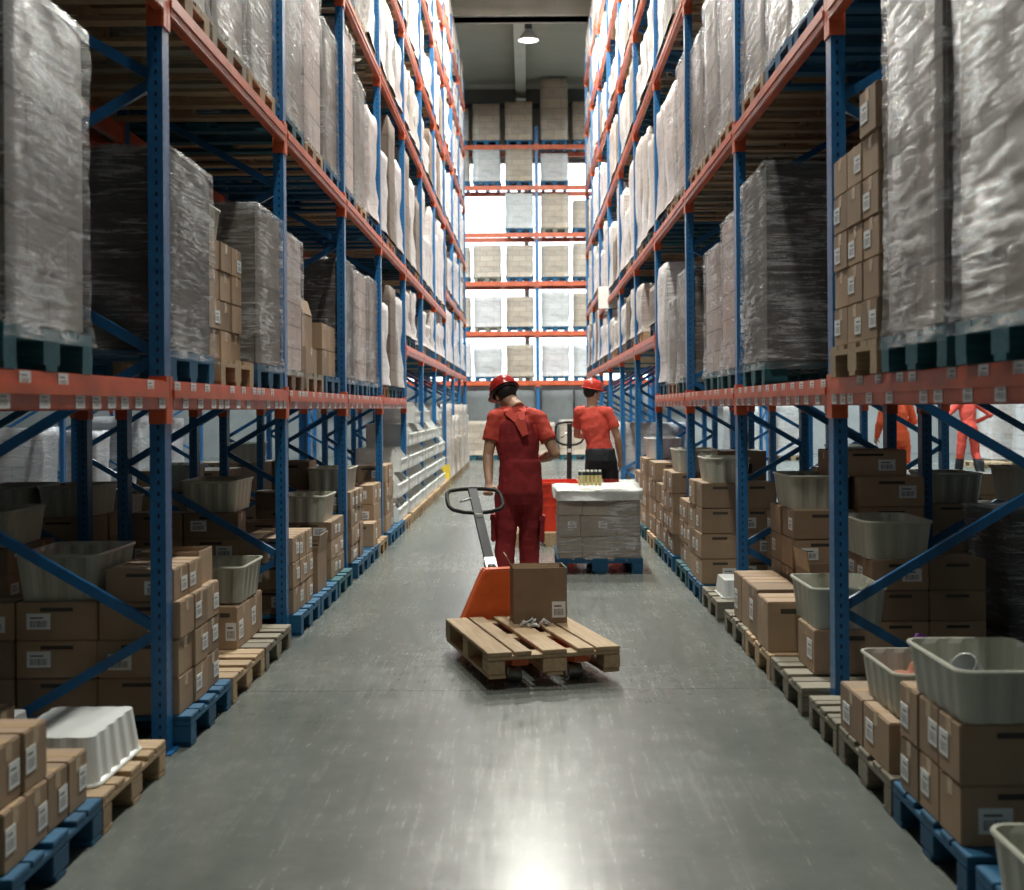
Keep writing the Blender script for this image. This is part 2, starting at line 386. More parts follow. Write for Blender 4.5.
def label_mesh(axis, w, h):
    b = MB()
    if axis == 'x': b.box(-.001, .001, -w/2, w/2, -h/2, h/2, 'label')
    else: b.box(-w/2, w/2, -.001, .001, -h/2, h/2, 'label')
    return b.mesh('barcode_label')
lab_beam = label_mesh('x', .092, .052)
TOPH = 10.4
up_me = upright_mesh(TOPH)
fp = MB(); fp.box(-.06, .06, -.07, .07, 0, .008, 'bluep'); foot_me = fp.mesh('foot_plate')
def rack(label, sgn, xf, xr, ys, levels, labels_bays=(), front=True, lift_first=0, group=None, brace_z=.55, ztop=9.6, beams=None):
    """xf: aisle side post distance from x=0, xr: rear post; ys: frame positions; levels(i): beam centre heights of bay i"""
    r = thing('pallet_rack', label, 'storage rack', (sgn*xf, ys[0], 0), 0, group)
    nb = 0; extra = MB()
    for fi, y in enumerate(ys):
        for k, xx in enumerate((xf, xr)):
            u = obj('upright', up_me, r, (sgn*(xx-xf), y-ys[0], 0))
            if sgn < 0: u.scale = (-1, 1, 1)
            obj('foot_plate', foot_me, u)
            if k == 0: fu = u
        z = brace_z; side = 0; w = xr-xf
        z = brace_z - .625
        while z < ztop:
            za, zb = z, z+.625
            if side == 0: pa, pb = (sgn*w, y-ys[0], za), (0, y-ys[0], zb)
            else: pa, pb = (0, y-ys[0], za), (sgn*w, y-ys[0], zb)
            if za < 0:
                t_ = (0.1-za)/(zb-za); pa = tuple(pa[i]+(pb[i]-pa[i])*t_ for i in range(3))
            mb = MB() if nb < 98 else extra
            mb.bar(pa, pb, .03, .045, 'bluep')
            if nb < 98: obj('brace', mb, r)
            nb += 1; side = 1-side; z = zb
    if extra.v: o = obj('far_bracing', extra, r); o['kind'] = 'stuff'
    bm_cache = {}
    for i in range(len(ys)-1):
        for li, zc in enumerate(levels(i)):
            y0, y1 = ys[i]+.05, ys[i+1]-.05
            hh = .065 if (li == 0) else .058
            for k in (0, 1):
                if beams and not beams(i, li, k): continue
                key = (round(y1-y0, 3), hh, k)
                if key not in bm_cache:
                    mb = MB(); ln = y1-y0; X = -.02 if k == 0 else .0
                    mb.bevbox(-.025+X, .025+X, 0, ln, -hh, hh, .006, 'orange')
                    mb.box(-.033+X, -.025+X, 0, ln, -hh*.2, hh*.35, 'orange')
                    for yy in (0, ln):                     # end connectors hooked on the upright
                        q = -1 if yy == 0 else 1
                        e0, e1 = sorted((yy + q*.002, yy + q*.045))
                        mb.box(-.044, -.0355, e0-.004, e1, -.13, .085, 'orange')
                        e0, e1 = sorted((yy-q*.006, yy+q*-.001))
                        mb.box(-.040, .036, e0, e1, -.13, .085, 'orange')
                    bm_cache[key] = mb.mesh('beam')
                bo = obj('beam', bm_cache[key], r, (sgn*(0 if k == 0 else xr-xf), y0-ys[0], zc))
                s = sgn if k == 0 else -sgn
                if s < 0: bo.scale = (-1, 1, 1)
                if li == 0 and k == 0 and i in labels_bays:
                    rr = random.Random(i*7+3+(sgn > 0)*50); n = labels_bays[i]; 
                    for q in range(n):
                        yy = (q+.5)*(y1-y0)/n + rr.uniform(-.012, .012)
                        zz = .036 if q % 2 == 0 else -.034
                        if rr.random() < .12: zz = -zz
                        obj('barcode_label', lab_beam, bo, (-.0465 if abs(zz) < .0 else -.0465 - .0, yy, zz))
    return r
LY = [2.90 + 2.82*i for i in range(12)]
RY = [2.75] + [6.20 + 2.8*i for i in range(10)]
LX, LXR = 1.665, 2.73
RX, RXR = 1.53, 2.59
def lv_left(i):
    if i < 5: return [1.62, 3.41, 5.30, 6.68, 8.16, 9.3]
    if i < 8: return [2.35, 3.41, 5.30, 6.68, 8.16, 9.3]
    return [2.33, 3.86, 5.38, 6.92, 8.42, 9.66]
def lv_right(i):
    if i < 4: return [1.62, 3.49, 5.34, 6.7, 8.16, 9.3]
    if i < 8: return [2.33, 3.49, 5.34, 6.7, 8.16, 9.3]
    return [2.33, 3.86, 5.38, 6.92, 8.42, 9.66]
def see_level(ylast, z): return z < 1.55 + .36*ylast + .3
def bl(i, li, k): return see_level(LY[i+1], lv_left(i)[li])
def brr(i, li, k): return see_level(RY[i+1], lv_right(i)[li])
rackL = rack('tall blue and orange racking on left-side of aisle, faced by yellow-guarded post', -1, LX, LXR, LY, lv_left, {0: 16, 1: 20, 2: 18, 3: 16, 4: 14}, beams=bl)
rackR = rack('tall blue and orange racking on right-side of aisle, carrying small white sign', 1, RX, RXR, RY, lv_right, {0: 22, 1: 22, 2: 20, 3: 18}, beams=brr)
low = lambda i: [1.62, 3.41, 5.3]
rack('dark back row of racking behind the left-side aisle rack', -1, 3.0, 4.06, LY[:8], low, ztop=5.5)
rack('dark back row of racking behind the right-side aisle rack', 1, 2.84, 3.90, RY[:7], low, ztop=5.5)
rack('brightly lit blue racking across the next aisle, left-side', -1, 7.3, 8.36, [11.4+2.8*i for i in range(7)], low, ztop=5.5)
# post guards and the sign
for s, xx, y, who in ((-1, LX, LY[8], 'left-side'), (1, RX, RY[8]-.0, 'right-side')):
    b = MB(); b.prism([(-.09, -.1), (.09, -.1), (.1, -.06), (.1, .06), (.085, .06), (.085, -.085), (-.085, -.085), (-.085, .06), (-.1, .06), (-.1, -.06)], 0, .42, 'yellow', Matrix.Translation((s*(xx-.005), y-.02, 0)))
    b.box(s*xx-.15, s*xx+.15, y-.15, y-.125, 0, .008, 'yellow'); b.box(s*xx-.03, s*xx+.03, y-.15, y-.11, .004, .10, 'yellow')
    tag(obj('post_guard', b), 'yellow steel guard at foot of a blue post, %s rack' % who, 'guard')
b = MB(); b.box(-.17, .17, -.003, .003, -.2, .2, 'whitetub')
b.box(-.02, .02, .003, .03, -.05, .05, 'steel')
o = obj('sign_plate', b, rackR, (-.05, RY[7]-.09-RY[0], 3.55)); o['label'] = 'small white location sign on blue post'
# far cross rack
XB = [-6.85, -3.25, .35, 3.95, 7.55]
lvB = [2.33, 3.89, 5.45, 6.98, 8.46, 9.74]
r = thing('pallet_rack', 'orange beamed rack standing across the far end of the aisle', 'storage rack', (XB[0], 39.6, 0))
for x in XB:
    for y in (0, 1.06):
        u = obj('upright', up_me, r, (x-XB[0], y, 0), PI/2); obj('foot_plate', foot_me, u)
    for k in range(14):
        za = .3+k*.65; q = k % 2
        obj('brace', MB().bar((x-XB[0], 1.06*q, za), (x-XB[0], 1.06*(1-q), za+.65), .03, .04, 'bluep'), r)
for i in range(4):
    for zc in lvB:
        for y in (0, 1.06):
            mb = MB(); mb.bevbox(.05, XB[i+1]-XB[i]-.05, -.075+y*0, -.025+y*0, -.07, .07, .006, 'orange'); mb.box(.005, .055, -.085, -.05, -.12, .1, 'orange'); mb.box(XB[i+1]-XB[i]-.055, XB[i+1]-XB[i]-.005, -.085, -.05, -.12, .1, 'orange')
            obj('beam', mb, r, (XB[i]-XB[0], y if y == 0 else y+.1, zc))

# ------------------------------------------------------------------ pallets
def pallet_parts(wood):
    """0.8 along y, 1.2 along x, 0.144 high, origin at centre bottom"""
    P = []
    for y in (-.345, 0, .345): P.append(('base_board', MB().bevbox(-.6, .6, y-.05, y+.05, 0, .022, .003, wood)))
    for y in (-.35, 0, .35):
        for x in (-.5275, 0, .5275):
            hw = .05 if y else .0725
            P.append(('block', MB().bevbox(x-.0725, x+.0725, y-hw, y+hw, .022, .1, .004, wood)))
    for x in (-.5275, 0, .5275): P.append(('stringer_board', MB().bevbox(x-.0725, x+.0725, -.4, .4, .1, .122, .003, wood)))
    for y, hw in ((-.3275, .0725), (-.19, .05), (0, .0725), (.19, .05), (.3275, .0725)):
        P.append(('deck_board', MB().bevbox(-.6, .6, y-hw, y+hw, .122, .144, .003, wood)))
    return P
PAL = {}; PALP = {}
for w in ('wood', 'bluewood', 'tealwood', 'greywood'):
    mb = MB()
    for y in (-.345, 0, .345): mb.box(-.6, .6, y-.05, y+.05, 0, .022, w)
    for y in (-.35, 0, .35):
        for x in (-.5275, 0, .5275):
            hw = .05 if y else .0725
            mb.box(x-.0725, x+.0725, y-hw, y+hw, .022, .1, w)
    for x in (-.5275, 0, .5275): mb.box(x-.0725, x+.0725, -.4, .4, .1, .122, w)
    for y, hw in ((-.3275, .0725), (-.19, .05), (0, .0725), (.19, .05), (.3275, .0725)): mb.box(-.6, .6, y-hw, y+hw, .122, .144, w)
    PAL[w] = mb.mesh('pallet'); PALP[w] = [(n, p.mesh(n)) for n, p in pallet_parts(w)]
WN = {'wood': 'bare wood', 'bluewood': 'blue painted', 'tealwood': 'dark teal', 'greywood': 'weathered'}
PG = 'pallets on the floor and racks'
def pallet(w, loc, label, rz=0, parts=False, sy=1):
    if parts:
        p = thing('pallet', label, 'pallet', loc, rz, PG)
        for n, me in PALP[w]: obj(n, me, p)
    else:
        p = obj('pallet', PAL[w], None, loc, rz); tag(p, label, 'pallet', PG)
    if sy != 1: p.scale = (1, sy, 1)
    return p

# ------------------------------------------------------------------ wrapped loads
def shell_mesh(w, d, h, seed, nx=8, ny=6, nz=14, amp=.014, mat='film', z0=-.05, name='stretch_film', inset=0.0, bulge=0):
    """open-bottomed wrinkled shell round a load: w along y, d along x"""
    bm = bmesh.new(); P = {}
    rr = random.Random(seed); off = Vector((rr.random()*50, rr.random()*50, rr.random()*50))
    def pt(i, j, k):
        key = (i, j, k)
        if key not in P:
            x = (i/nx-.5)*d; y = (j/ny-.5)*w; z = z0 + (h-z0)*k/nz
            p = Vector((x, y, z))
            nv = Vector((0, 0, 0))
            if i in (0, nx): nv.x = 1 if i else -1
            if j in (0, ny): nv.y = 1 if j else -1
            if k == nz: nv.z = .7
            q = p*1.0; n1 = noise.noise(q*2.2+off); n2 = noise.noise(Vector((q.x*4, q.y*4, q.z*11))+off); n3 = noise.noise(q*9+off)
            dd = amp*(1.2*n1+.8*n2+.5*n3) + bulge*math.sin(PI*min(1, max(0, z/h)))*(.5+n1)
            fl = .018*max(0, 1-(z-z0)/.14) if z < .1 else 0
            P[key] = bm.verts.new(p + nv*(dd+fl+.004))
        return P[key]
    for k in range(nz):
        for i in range(nx):
            bm.faces.new((pt(i, 0, k), pt(i+1, 0, k), pt(i+1, 0, k+1), pt(i, 0, k+1)))
            bm.faces.new((pt(i, ny, k), pt(i, ny, k+1), pt(i+1, ny, k+1), pt(i+1, ny, k)))
        for j in range(ny):
            bm.faces.new((pt(0, j, k), pt(0, j, k+1), pt(0, j+1, k+1), pt(0, j+1, k)))
            bm.faces.new((pt(nx, j, k), pt(nx, j+1, k), pt(nx, j+1, k+1), pt(nx, j, k+1)))
    for i in range(nx):
        for j in range(ny): bm.faces.new((pt(i, j, nz), pt(i+1, j, nz), pt(i+1, j+1, nz), pt(i, j+1, nz)))
    b = MB(); b.bm(bm, mat, None, True); bm.free(); return b.mesh(name)
HW = 1.25
NEAR = []
for s in range(5):
    NEAR.append(shell_mesh(.80, 1.2, HW, s, 16, 11, 30, amp=.006))
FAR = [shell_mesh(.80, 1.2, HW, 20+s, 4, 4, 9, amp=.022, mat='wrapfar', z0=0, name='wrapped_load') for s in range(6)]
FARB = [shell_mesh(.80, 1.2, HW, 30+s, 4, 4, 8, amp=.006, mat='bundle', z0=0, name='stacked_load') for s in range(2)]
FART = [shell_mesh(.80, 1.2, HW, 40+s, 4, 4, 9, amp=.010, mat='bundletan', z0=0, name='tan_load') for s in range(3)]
FARG = [shell_mesh(.80, 1.2, HW, 50+s, 4, 4, 9, amp=.014, mat='greycover', z0=0, name='covered_load') for s in range(2)]
core = {}
for k in ('bundle', 'bundledark', 'bundlepink'):
    core[k] = MB().bevbox(-.585, .585, -.385, .385, 0, HW-.01, .012, k).mesh('carton_block')
seal = MB()
LG = 'film wrapped loads in the racks'
def wrapped(loc, h, label, kind='bundle', near=True, w=.80, rz=0, seed=0):
    if near:
        t = thing('wrapped_pallet_load', label, 'wrapped load', loc, rz, LG)
        obj('carton_block', core[kind], t); f = obj('stretch_film', NEAR[seed % 5], t)
        if seed % 2: f.rotation_euler = (0, 0, PI)
    else:
        t = obj('wrapped_pallet_load', (FARB[seed % 2] if kind == 'plain' else FART[seed % 3] if kind == 'tan' else FARG[seed % 2] if kind == 'grey' else FAR[seed % 6]), None, loc, rz); tag(t, label, 'wrapped load', LG)
    t.scale = (1, w/.80, h/HW); return t

# ------------------------------------------------------------------ cartons, tubs
CM = {}
def carton_mesh(dx, dy, dz):
    key = (round(dx, 3), round(dy, 3), round(dz, 3))
    if key not in CM:
        b = MB(); g = .002
        b.bevbox(-dx/2+g, dx/2-g, -dy/2+g, dy/2-g, 0, dz-.001, .005, 'carton')
        b.box(-dx/2+.004, dx/2-.004, -.024, .024, dz-.0015, dz-.0002, 'tape')
        for s in (-1, 1): b.box(min(s*(dx/2-g-.0005), s*(dx/2-g+.0008)), max(s*(dx/2-g-.0005), s*(dx/2-g+.0008)), -.024, .024, dz-.06, dz-.004, 'tape')
        # hand hole / print strip
        for s in (-1, 1): b.box(-dx*.2, dx*.2, min(s*(dy/2-g-.0005), s*(dy/2-g+.0008)), max(s*(dy/2-g-.0005), s*(dy/2-g+.0008)), dz*.76, dz*.86, 'print')
        CM[key] = b.mesh('carton')
    return CM[key]
OCM = {}
def open_carton_mesh(dx, dy, dz, flap=.12):
    key = (dx, dy, dz)
    if key not in OCM:
        b = MB(); t = .005
        b.box(-dx/2, dx/2, -dy/2, dy/2, 0, t, 'carton')
        b.box(-dx/2, -dx/2+t, -dy/2, dy/2, t, dz, 'carton'); b.box(dx/2-t, dx/2, -dy/2, dy/2, t, dz, 'carton')
        b.box(-dx/2+t, dx/2-t, -dy/2, -dy/2+t, t, dz, 'carton'); b.box(-dx/2+t, dx/2-t, dy/2-t, dy/2, t, dz, 'carton')
        b.box(-dx/2+t, dx/2-t, -dy/2+t, dy/2-t, t, t+.004, 'cartin')
        OCM[key] = b.mesh('open_carton')
    return OCM[key]
LBM = {}
def add_label(c, face, dx, dy, dz, w=.1, h=.08, u=.0, v=.5):
    k = (face in ('+x', '-x'), w, h)
    if k not in LBM: LBM[k] = label_mesh('x' if k[0] else 'y', w, h)
    s = 1 if face[0] == '+' else -1
    if k[0]: o = obj('shipping_label', LBM[k], c, (s*(dx/2-.0008), u*dy, dz*v))
    else: o = obj('shipping_label', LBM[k], c, (u*dx, s*(dy/2-.0008), dz*v))
    return o
LAYER = ['bottom', 'second', 'third', 'fourth', 'fifth', 'sixth', 'seventh', 'eighth']
def side_name(s): return 'left-side' if s < 0 else 'right-side'
def carton(x, y, z, dx, dy, dz, label, group=None, faces=(), rz=0):
    c = obj('carton', carton_mesh(dx, dy, dz), None, (x, y, z), rz); tag(c, label, 'carton', group)
    for f in faces: add_label(c, f, dx, dy, dz, min(.11, (dy if 'x' in f else dx)*.42), dz*.42, R.choice((-.22, .2, .24)), R.choice((.42, .5)))
    return c
CQ = []
def stack(s, xf, y0, ny, dy, nx, dx, z0, nz, dz, where, top=None, labels=.5, cam=True, jit=.012, gap=.004):
    """a block of cartons; only those seen: aisle row, camera row, top layer"""
    for k in range(nz):
        for i in range(nx):
            for j in range(ny):
                if top and k >= nz-1 and not top(i, j): continue
                if not (i == 0 or (j == 0 and cam)): continue
                x = s*(xf + dx*(i+.5) + gap*i + (R.random()*jit if i == 0 else 0)); y = y0 + (dy+gap)*(j+.5)
                fs = []
                if i == 0 and R.random() < labels: fs.append('+x' if s < 0 else '-x')
                if j == 0 and R.random() < labels: fs.append('-y')
                nm = 'brown carton, %s layer' % LAYER[k]
                if ny > 1: nm += ', %s along' % ord_(j)
                if nx > 1: nm += ', %s deep' % ord_(i)
                lb = nm + ', ' + where
                if len(lb.split()) > 15: lb = lb[6:]
                CQ.append(((.35 if 'back row' in where else 1)*(.5 if i and k < nz-1 else 1)*dz/(y*y), x, y, z0+dz*k, dx-.002, dy-.002, dz, lb, 'brown cartons stacked in the racks', fs))
def tub_mesh(L_, W_, H_, mat):
    """nestable open tote: tapered fluted walls, rolled rim"""
    b = MB()
    def ring(l, w, z, r, n=5, ins=0, flute=0):
        pts = []
        cs = [(l/2-r, w/2-r, 0), (-l/2+r, w/2-r, 1), (-l/2+r, -w/2+r, 2), (l/2-r, -w/2+r, 3)]
        for cx, cy, q in cs:
            for i in range(n):
                a = PI/2*(q+i/(n-1)); pts.append((cx+r*math.cos(a), cy+r*math.sin(a), z))
            # fluted side run toward next corner
            nx_, ny_, q2 = cs[(q+1) % 4]
            a = PI/2*(q+1); p0 = Vector((cx+r*math.cos(a), cy+r*math.sin(a))); p1 = Vector((nx_+r*math.cos(a), ny_+r*math.sin(a)))
            m = 16 if (q % 2 == 0) else 12
            for i in range(1, m):
                p = p0.lerp(p1, i/m); f = flute*(1 if (i//2) % 2 else 0); nn = Vector((math.cos(a), math.sin(a)))
                p = p - nn*f; pts.append((p.x, p.y, z))
        return pts
    t = .86
    rings = [ring(L_*t, W_*t, 0, .04, flute=.006), ring(L_*.965, W_*.965, H_*.9, .05, flute=.009), ring(L_*.97, W_*.97, H_*.93, .05), ring(L_, W_, H_*.93, .055), ring(L_+.006, W_+.006, H_*.965, .057), ring(L_, W_, H_, .055), ring(L_*.955, W_*.955, H_, .05), ring(L_*.945, W_*.945, H_*.9, .05, flute=.007), ring(L_*t-.012, W_*t-.012, .008, .036, flute=.005)]
    n = len(rings[0]); vs = [p for r_ in rings for p in r_]
    fs = [(i*n+j, i*n+(j+1) % n, (i+1)*n+(j+1) % n, (i+1)*n+j) for i in range(len(rings)-1) for j in range(n)]
    fs += [tuple(range(n-1, -1, -1)), tuple((len(rings)-1)*n+j for j in range(n))]
    b.add(vs, fs, mat, False); return b
TUB = tub_mesh(.60, .40, .22, 'tub').mesh('plastic_tub')
TUBW = tub_mesh(.60, .40, .24, 'whitetub').mesh('plastic_tub')
def tub(x, y, z, label, rz=0, me=None, s=1.0, inv=False):
    o = obj('plastic_tub', me or TUB, None, (x, y, z), rz); tag(o, label, 'tub', 'plastic tubs on the cartons')
    o.scale = (s, s, s)
    if inv: o.scale.z = s*.78; o.rotation_euler = (PI, 0, rz); o.location.z = z + .24*s*.78
    return o

# ------------------------------------------------------------------ rack slots
def lvl_name(i, n):
    return ['on floor', 'on lowest beams', 'on second beams', 'on third beams', 'on fourth beams', 'on fifth beams', 'on top beams'][i]
SL = ['near', 'middle', 'far']
skip = set(); over = {}
# (side,bay,level,slot): side -1/1, level 1.. ; None = empty
over[(-1, 0, 1, 0)] = dict(k='near', h=1.15, kind='bundledark', pw='tealwood', y=3.38)
over[(-1, 0, 1, 1)] = dict(k='near', h=1.12, kind='bundle', pw='tealwood', y=4.30, w=.74)
over[(-1, 0, 1, 2)] = None
over[(-1, 1, 1, 0)] = dict(k='near', h=.94, kind='bundledark', pw='bluewood', y=6.17)
over[(-1, 1, 1, 1)] = dict(k='stack', pw='wood', y=7.12)
over[(-1, 1, 1, 2)] = dict(k='near', h=.98, kind='bundle', pw='bluewood', y=8.03)
over[(-1, 2, 1, 0)] = dict(k='near', h=.96, kind='bundlepink', pw='greywood', y=8.98)
over[(-1, 2, 1, 1)] = dict(k='open', pw='greywood', y=9.9)
over[(-1, 2, 1, 2)] = dict(k='low', pw='bluewood', y=10.8)
over[(-1, 3, 1, 0)] = dict(k='near', h=1.1, kind='bundledark', pw='bluewood', y=11.82)
over[(-1, 3, 1, 1)] = dict(k='near', h=1.08, kind='bundlepink', pw='bluewood', y=12.75)
over[(-1, 3, 1, 2)] = dict(k='near', h=1.12, kind='bundle', pw='bluewood', y=13.65)
over[(1, 0, 1, 0)] = dict(k='near', h=1.20, kind='bundle', pw='tealwood', y=3.86)
over[(1, 0, 1, 1)] = dict(k='near', h=1.42, kind='bundle', pw='tealwood', y=4.75, w=.72)
over[(1, 0, 1, 2)] = dict(k='stackR', pw='wood', y=5.62)
over[(1, 1, 1, 0)] = None; over[(1, 1, 1, 1)] = None
over[(1, 1, 1, 2)] = dict(k='near', h=1.25, kind='bundledark', pw='tealwood', y=8.32, w=.9)
over[(1, 2, 1, 0)] = dict(k='near', h=1.15, kind='bundlepink', pw='tealwood', y=9.5)
over[(1, 2, 1, 1)] = dict(k='near', h=1.02, kind='bundlepink', pw='tealwood', y=10.4)
over[(1, 2, 1, 2)] = None
over[(1, 3, 1, 0)] = dict(k='near', h=1.05, kind='bundle', pw='tealwood', y=12.3)
over[(1, 3, 1, 1)] = dict(k='near', h=.85, kind='bundle', pw='greywood', y=13.2)
over[(-1, 5, 1, 2)] = None; over[(1, 4, 1, 1)] = None
slots = []
for s, ys, lv in ((-1, LY, lv_left), (1, RY, lv_right)):
    for i in range(len(ys)-1):
        lvs = lv(i)
        for li, zc in enumerate(lvs):
            if not see_level(ys[i+1], zc): continue
            nxt = lvs[li+1] if li+1 < len(lvs) else zc+1.75
            for q in range(3):
                key = (s, i, li+1, q)
                if key in over and over[key] is None: continue
                o = over.get(key, {})
                y = o.get('y', ys[i] + .05 + .47 + q*.87)
                slots.append((y, key, zc + (.065 if li == 0 else .058), nxt-zc-.12-.144-.1, o))
slots.sort(key=lambda t: t[0] + t[1][2]*.01)
stuffP, stuffL = MB(), MB()
XFRONT = {-1: 1.66, 1: 1.525}
for n, (y, key, zt, room, o) in enumerate(slots):
    s, i, li, q = key
    xc = s*(XFRONT[s]+.6 - (.075, .025)[s < 0]*(1.6 if (s < 0 and i == 0) else 1)*(i == 0) - .03*(i == 1 and li == 1))
    where = '%s, %s of %s bay, %s rack' % (lvl_name(li, 0), SL[q] + ' slot', ord_(i), side_name(s))
    pw = o.get('pw') or R.choices(('bluewood', 'tealwood', 'wood', 'greywood'), (4, 2, 3, 1))[0]
    far = n >= 150
    if far: append_mesh(stuffP, PAL[pw], Matrix.Translation((xc, y, zt)))
    else: pallet(pw, (xc, y, zt), '%s pallet %s' % (WN[pw], where))
    zl = zt+.1445
    k = o.get('k')
    if k is None:
        h = min(room, R.uniform(.72, 1.0)*room) if R.random() < .8 else room*R.uniform(.5, .7)
        h = min(h, 10.7-zl)
        kind = R.choices(('bundle', 'bundlepink', 'plain'), (5, 3, 1.3))[0]
        if y < 13 and li <= 3:
            nm = 'greyish film wrapped load ' if kind == 'bundle' else ('pinkish film wrapped load ' if kind == 'bundlepink' else 'brown film wrapped load ')
            wrapped((xc, y, zl), h, nm + where, 'bundle' if kind == 'plain' else kind, True, R.uniform(.76, .82), 0, R.randrange(20))
        elif far:
            me = FARB[n % 2] if kind == 'plain' else FAR[n % 6]
            append_mesh(stuffL, me, Matrix.Translation((xc, y, zl)) @ Matrix.Diagonal((1, 1, h/HW, 1)))
        else:
            nm = 'stacked carton load ' if kind == 'plain' else 'white film wrapped load '
            wrapped((xc, y, zl), h, nm + where, kind, False, R.uniform(.76, .82), 0, R.randrange(20))
    elif k == 'near':
        nm = {'bundle': 'shiny grey film wrapped load ', 'bundledark': 'dark film wrapped carton load ', 'bundlepink': 'pinkish film wrapped load '}[o['kind']]
        wrapped((xc, y, zl), o['h'], nm+where, o['kind'], True, o.get('w', .8), 0, n)
    elif k == 'stack':
        stack(s, XFRONT[s]+.03, y-.38, 3, .25, 3, .36, zl, 4, .165, 'lowest beams, second bay, left-side rack', labels=.25)
        tub(-(XFRONT[s]+.25), y-.18, zl+.66, 'cream tub on top of carton stack above lowest beam, second bay left-side rack', PI/2, s=.88)
    elif k == 'stackR':
        stack(s, XFRONT[s]-.07, y-.385, 3, .25, 2, .38, zl, 5, .175, 'lowest beams, first bay, right-side rack', labels=.6)
        carton(s*(XFRONT[s]+.12), y-.26, zl+.875, .38, .26, .2, 'single brown carton topping the carton stack beside wrapped load, right-side rack', None, ('-x',))
    elif k == 'open':
        carton(s*(XFRONT[s]+.25), y-.12, zl, .48, .5, .2, 'wide brown carton under open carton, lowest beams, third bay left-side rack', None, ())
        c = obj('open_carton', open_carton_mesh(.40, .44, .26), None, (s*(XFRONT[s]+.24), y-.14, zl+.2)); tag(c, 'open greenish brown carton with raised flaps, lowest beams, third bay left-side rack', 'carton')
        for fx, an in ((-.2, .25), (.2, -.3)):
            fl = MB(); fl.box(-.003, .003, -.21, .21, 0, .12, 'carton'); f_ = obj('flap', fl, c, (fx, 0, .258)); f_.rotation_euler = (0, an, 0)
    elif k == 'low':
        stack(s, XFRONT[s]+.03, y-.38, 2, .37, 2, .4, zl, 2, .22, 'lowest beams, third bay far slot, left-side rack', labels=.3)
if stuffP.v: tag(obj('pallet', stuffP), 'distant pallets on the high beams at the far ends of both racks', 'pallet', None, 'stuff')
if stuffL.v: tag(obj('wrapped_pallet_load', stuffL), 'distant wrapped loads on high beams at far ends of both racks', 'wrapped load', None, 'stuff')
# loads of the dark back rows, seen through the racks
for s, x0, ys in ((-1, 3.53, LY), (1, 3.37, RY)):
    for i in range(0, 4):
        for li, z in ((1, 1.685), (2, 3.468)):
            for q in range(3):
                if R.random() < .3: continue
                if (s, i) == (1, 0) or (s, i) == (-1, 0) and li == 2: continue
                y = ys[i]+.52+q*.87
                where = '%s, %s of %s bay, back row, %s' % (lvl_name(li, 0), SL[q] + ' slot', ord_(i), side_name(s))
                pallet('greywood', (s*x0, y, z), 'pallet ' + where)
                wrapped((s*x0, y, z+.1445), R.uniform(.8, 1.15), 'shaded load ' + where, R.choice(('plain', 'bundle')), False, .8, 0, R.randrange(9))
# cross rack loads
BL = [-2.2, -1.22, -.2, .92, 1.92]
for li, zc in enumerate(lvB):
    for q, x in enumerate(BL):
        zt = zc+.07
        if (li, q) in ((3, 0), (3, 1), (4, 4)): continue
        where = '%s of far cross rack, %s from its sack end' % (lvl_name(li+1, 0), ord_(q))
        pw = 'bluewood' if R.random() < .7 else 'greywood'
        pallet(pw, (x, 40.13, zt), '%s pallet %s' % (WN[pw], where), PI/2)
        h = R.uniform(.85, 1.1)
        if li == 5: h = {0: 1.0, 1: 1.15, 2: 1.2, 3: 1.95, 4: 1.2}[q]
        w = wrapped((x, 40.13, zt+.1445), h, ('brown ' if R.random() < .5 else 'pale ') + 'load ' + where, 'tan' if (R.random() < .6 or (li, q) == (5, 3)) else 'w', False, .84, PI/2, R.randrange(12))
# row of wrapped brown cartons on the floor at the aisle's end
for q in range(6):
    x = -2.6 + q*1.0
    pallet('tealwood', (x, 38.4, 0), 'dark pallet on floor before the cross rack, %s from its sack end' % ord_(q), PI/2)
    wrapped((x, 38.4, .1445), R.uniform(.95, 1.1), 'pale brown load on floor before the cross rack, %s from its sack end' % ord_(q), 'tan', False, .85, PI/2, q)
    wrapped(((-2.7, -1.5, -.25, .95, 2.0, 3.1)[q], 40.2, .001), 2.1, 'tall grey covered load under the cross rack, %s from its sack end' % ord_(q), 'grey', False, .98, PI/2, q+2)
# ------------------------------------------------------------------ floor pallets
FLX, FRX = 1.555, 1.36
def fp_(s, y, w, where, parts=False, sy=1):
    x = s*((FLX if s < 0 else FRX)+.6)
    return pallet(w, (x, y, 0), '%s pallet on floor, %s, %s rack' % (WN[w], where, side_name(s)), 0, parts, sy)
fp_(-1, 4.18, 'bluewood', 'under small brown cartons', True); fp_(-1, 4.99, 'wood', 'under upturned white tubs', True)
fp_(-1, 6.19, 'bluewood', 'first beyond first full post', True); fp_(-1, 7.02, 'wood', 'bare slats showing, second bay', True); fp_(-1, 7.86, 'greywood', 'far slot of second bay', True)
fp_(-1, 9.02, 'bluewood', 'near slot of third bay'); fp_(-1, 9.88, 'bluewood', 'middle slot of third bay'); fp_(-1, 10.76, 'tealwood', 'far slot of third bay')
fp_(-1, 11.9, 'bluewood', 'near slot of fourth bay'); fp_(-1, 12.75, 'bluewood', 'middle slot of fourth bay'); fp_(-1, 13.6, 'wood', 'far slot of fourth bay')
fp_(-1, 14.72, 'bluewood', 'near slot of fifth bay'); fp_(-1, 15.58, 'bluewood', 'middle slot of fifth bay'); fp_(-1, 16.44, 'wood', 'far slot of fifth bay')
for i in (5, 6, 7): 
    for q in range(3): fp_(-1, LY[i]+.53+q*.87, 'wood', '%s slot of %s bay' % (SL[q], ord_(i)))
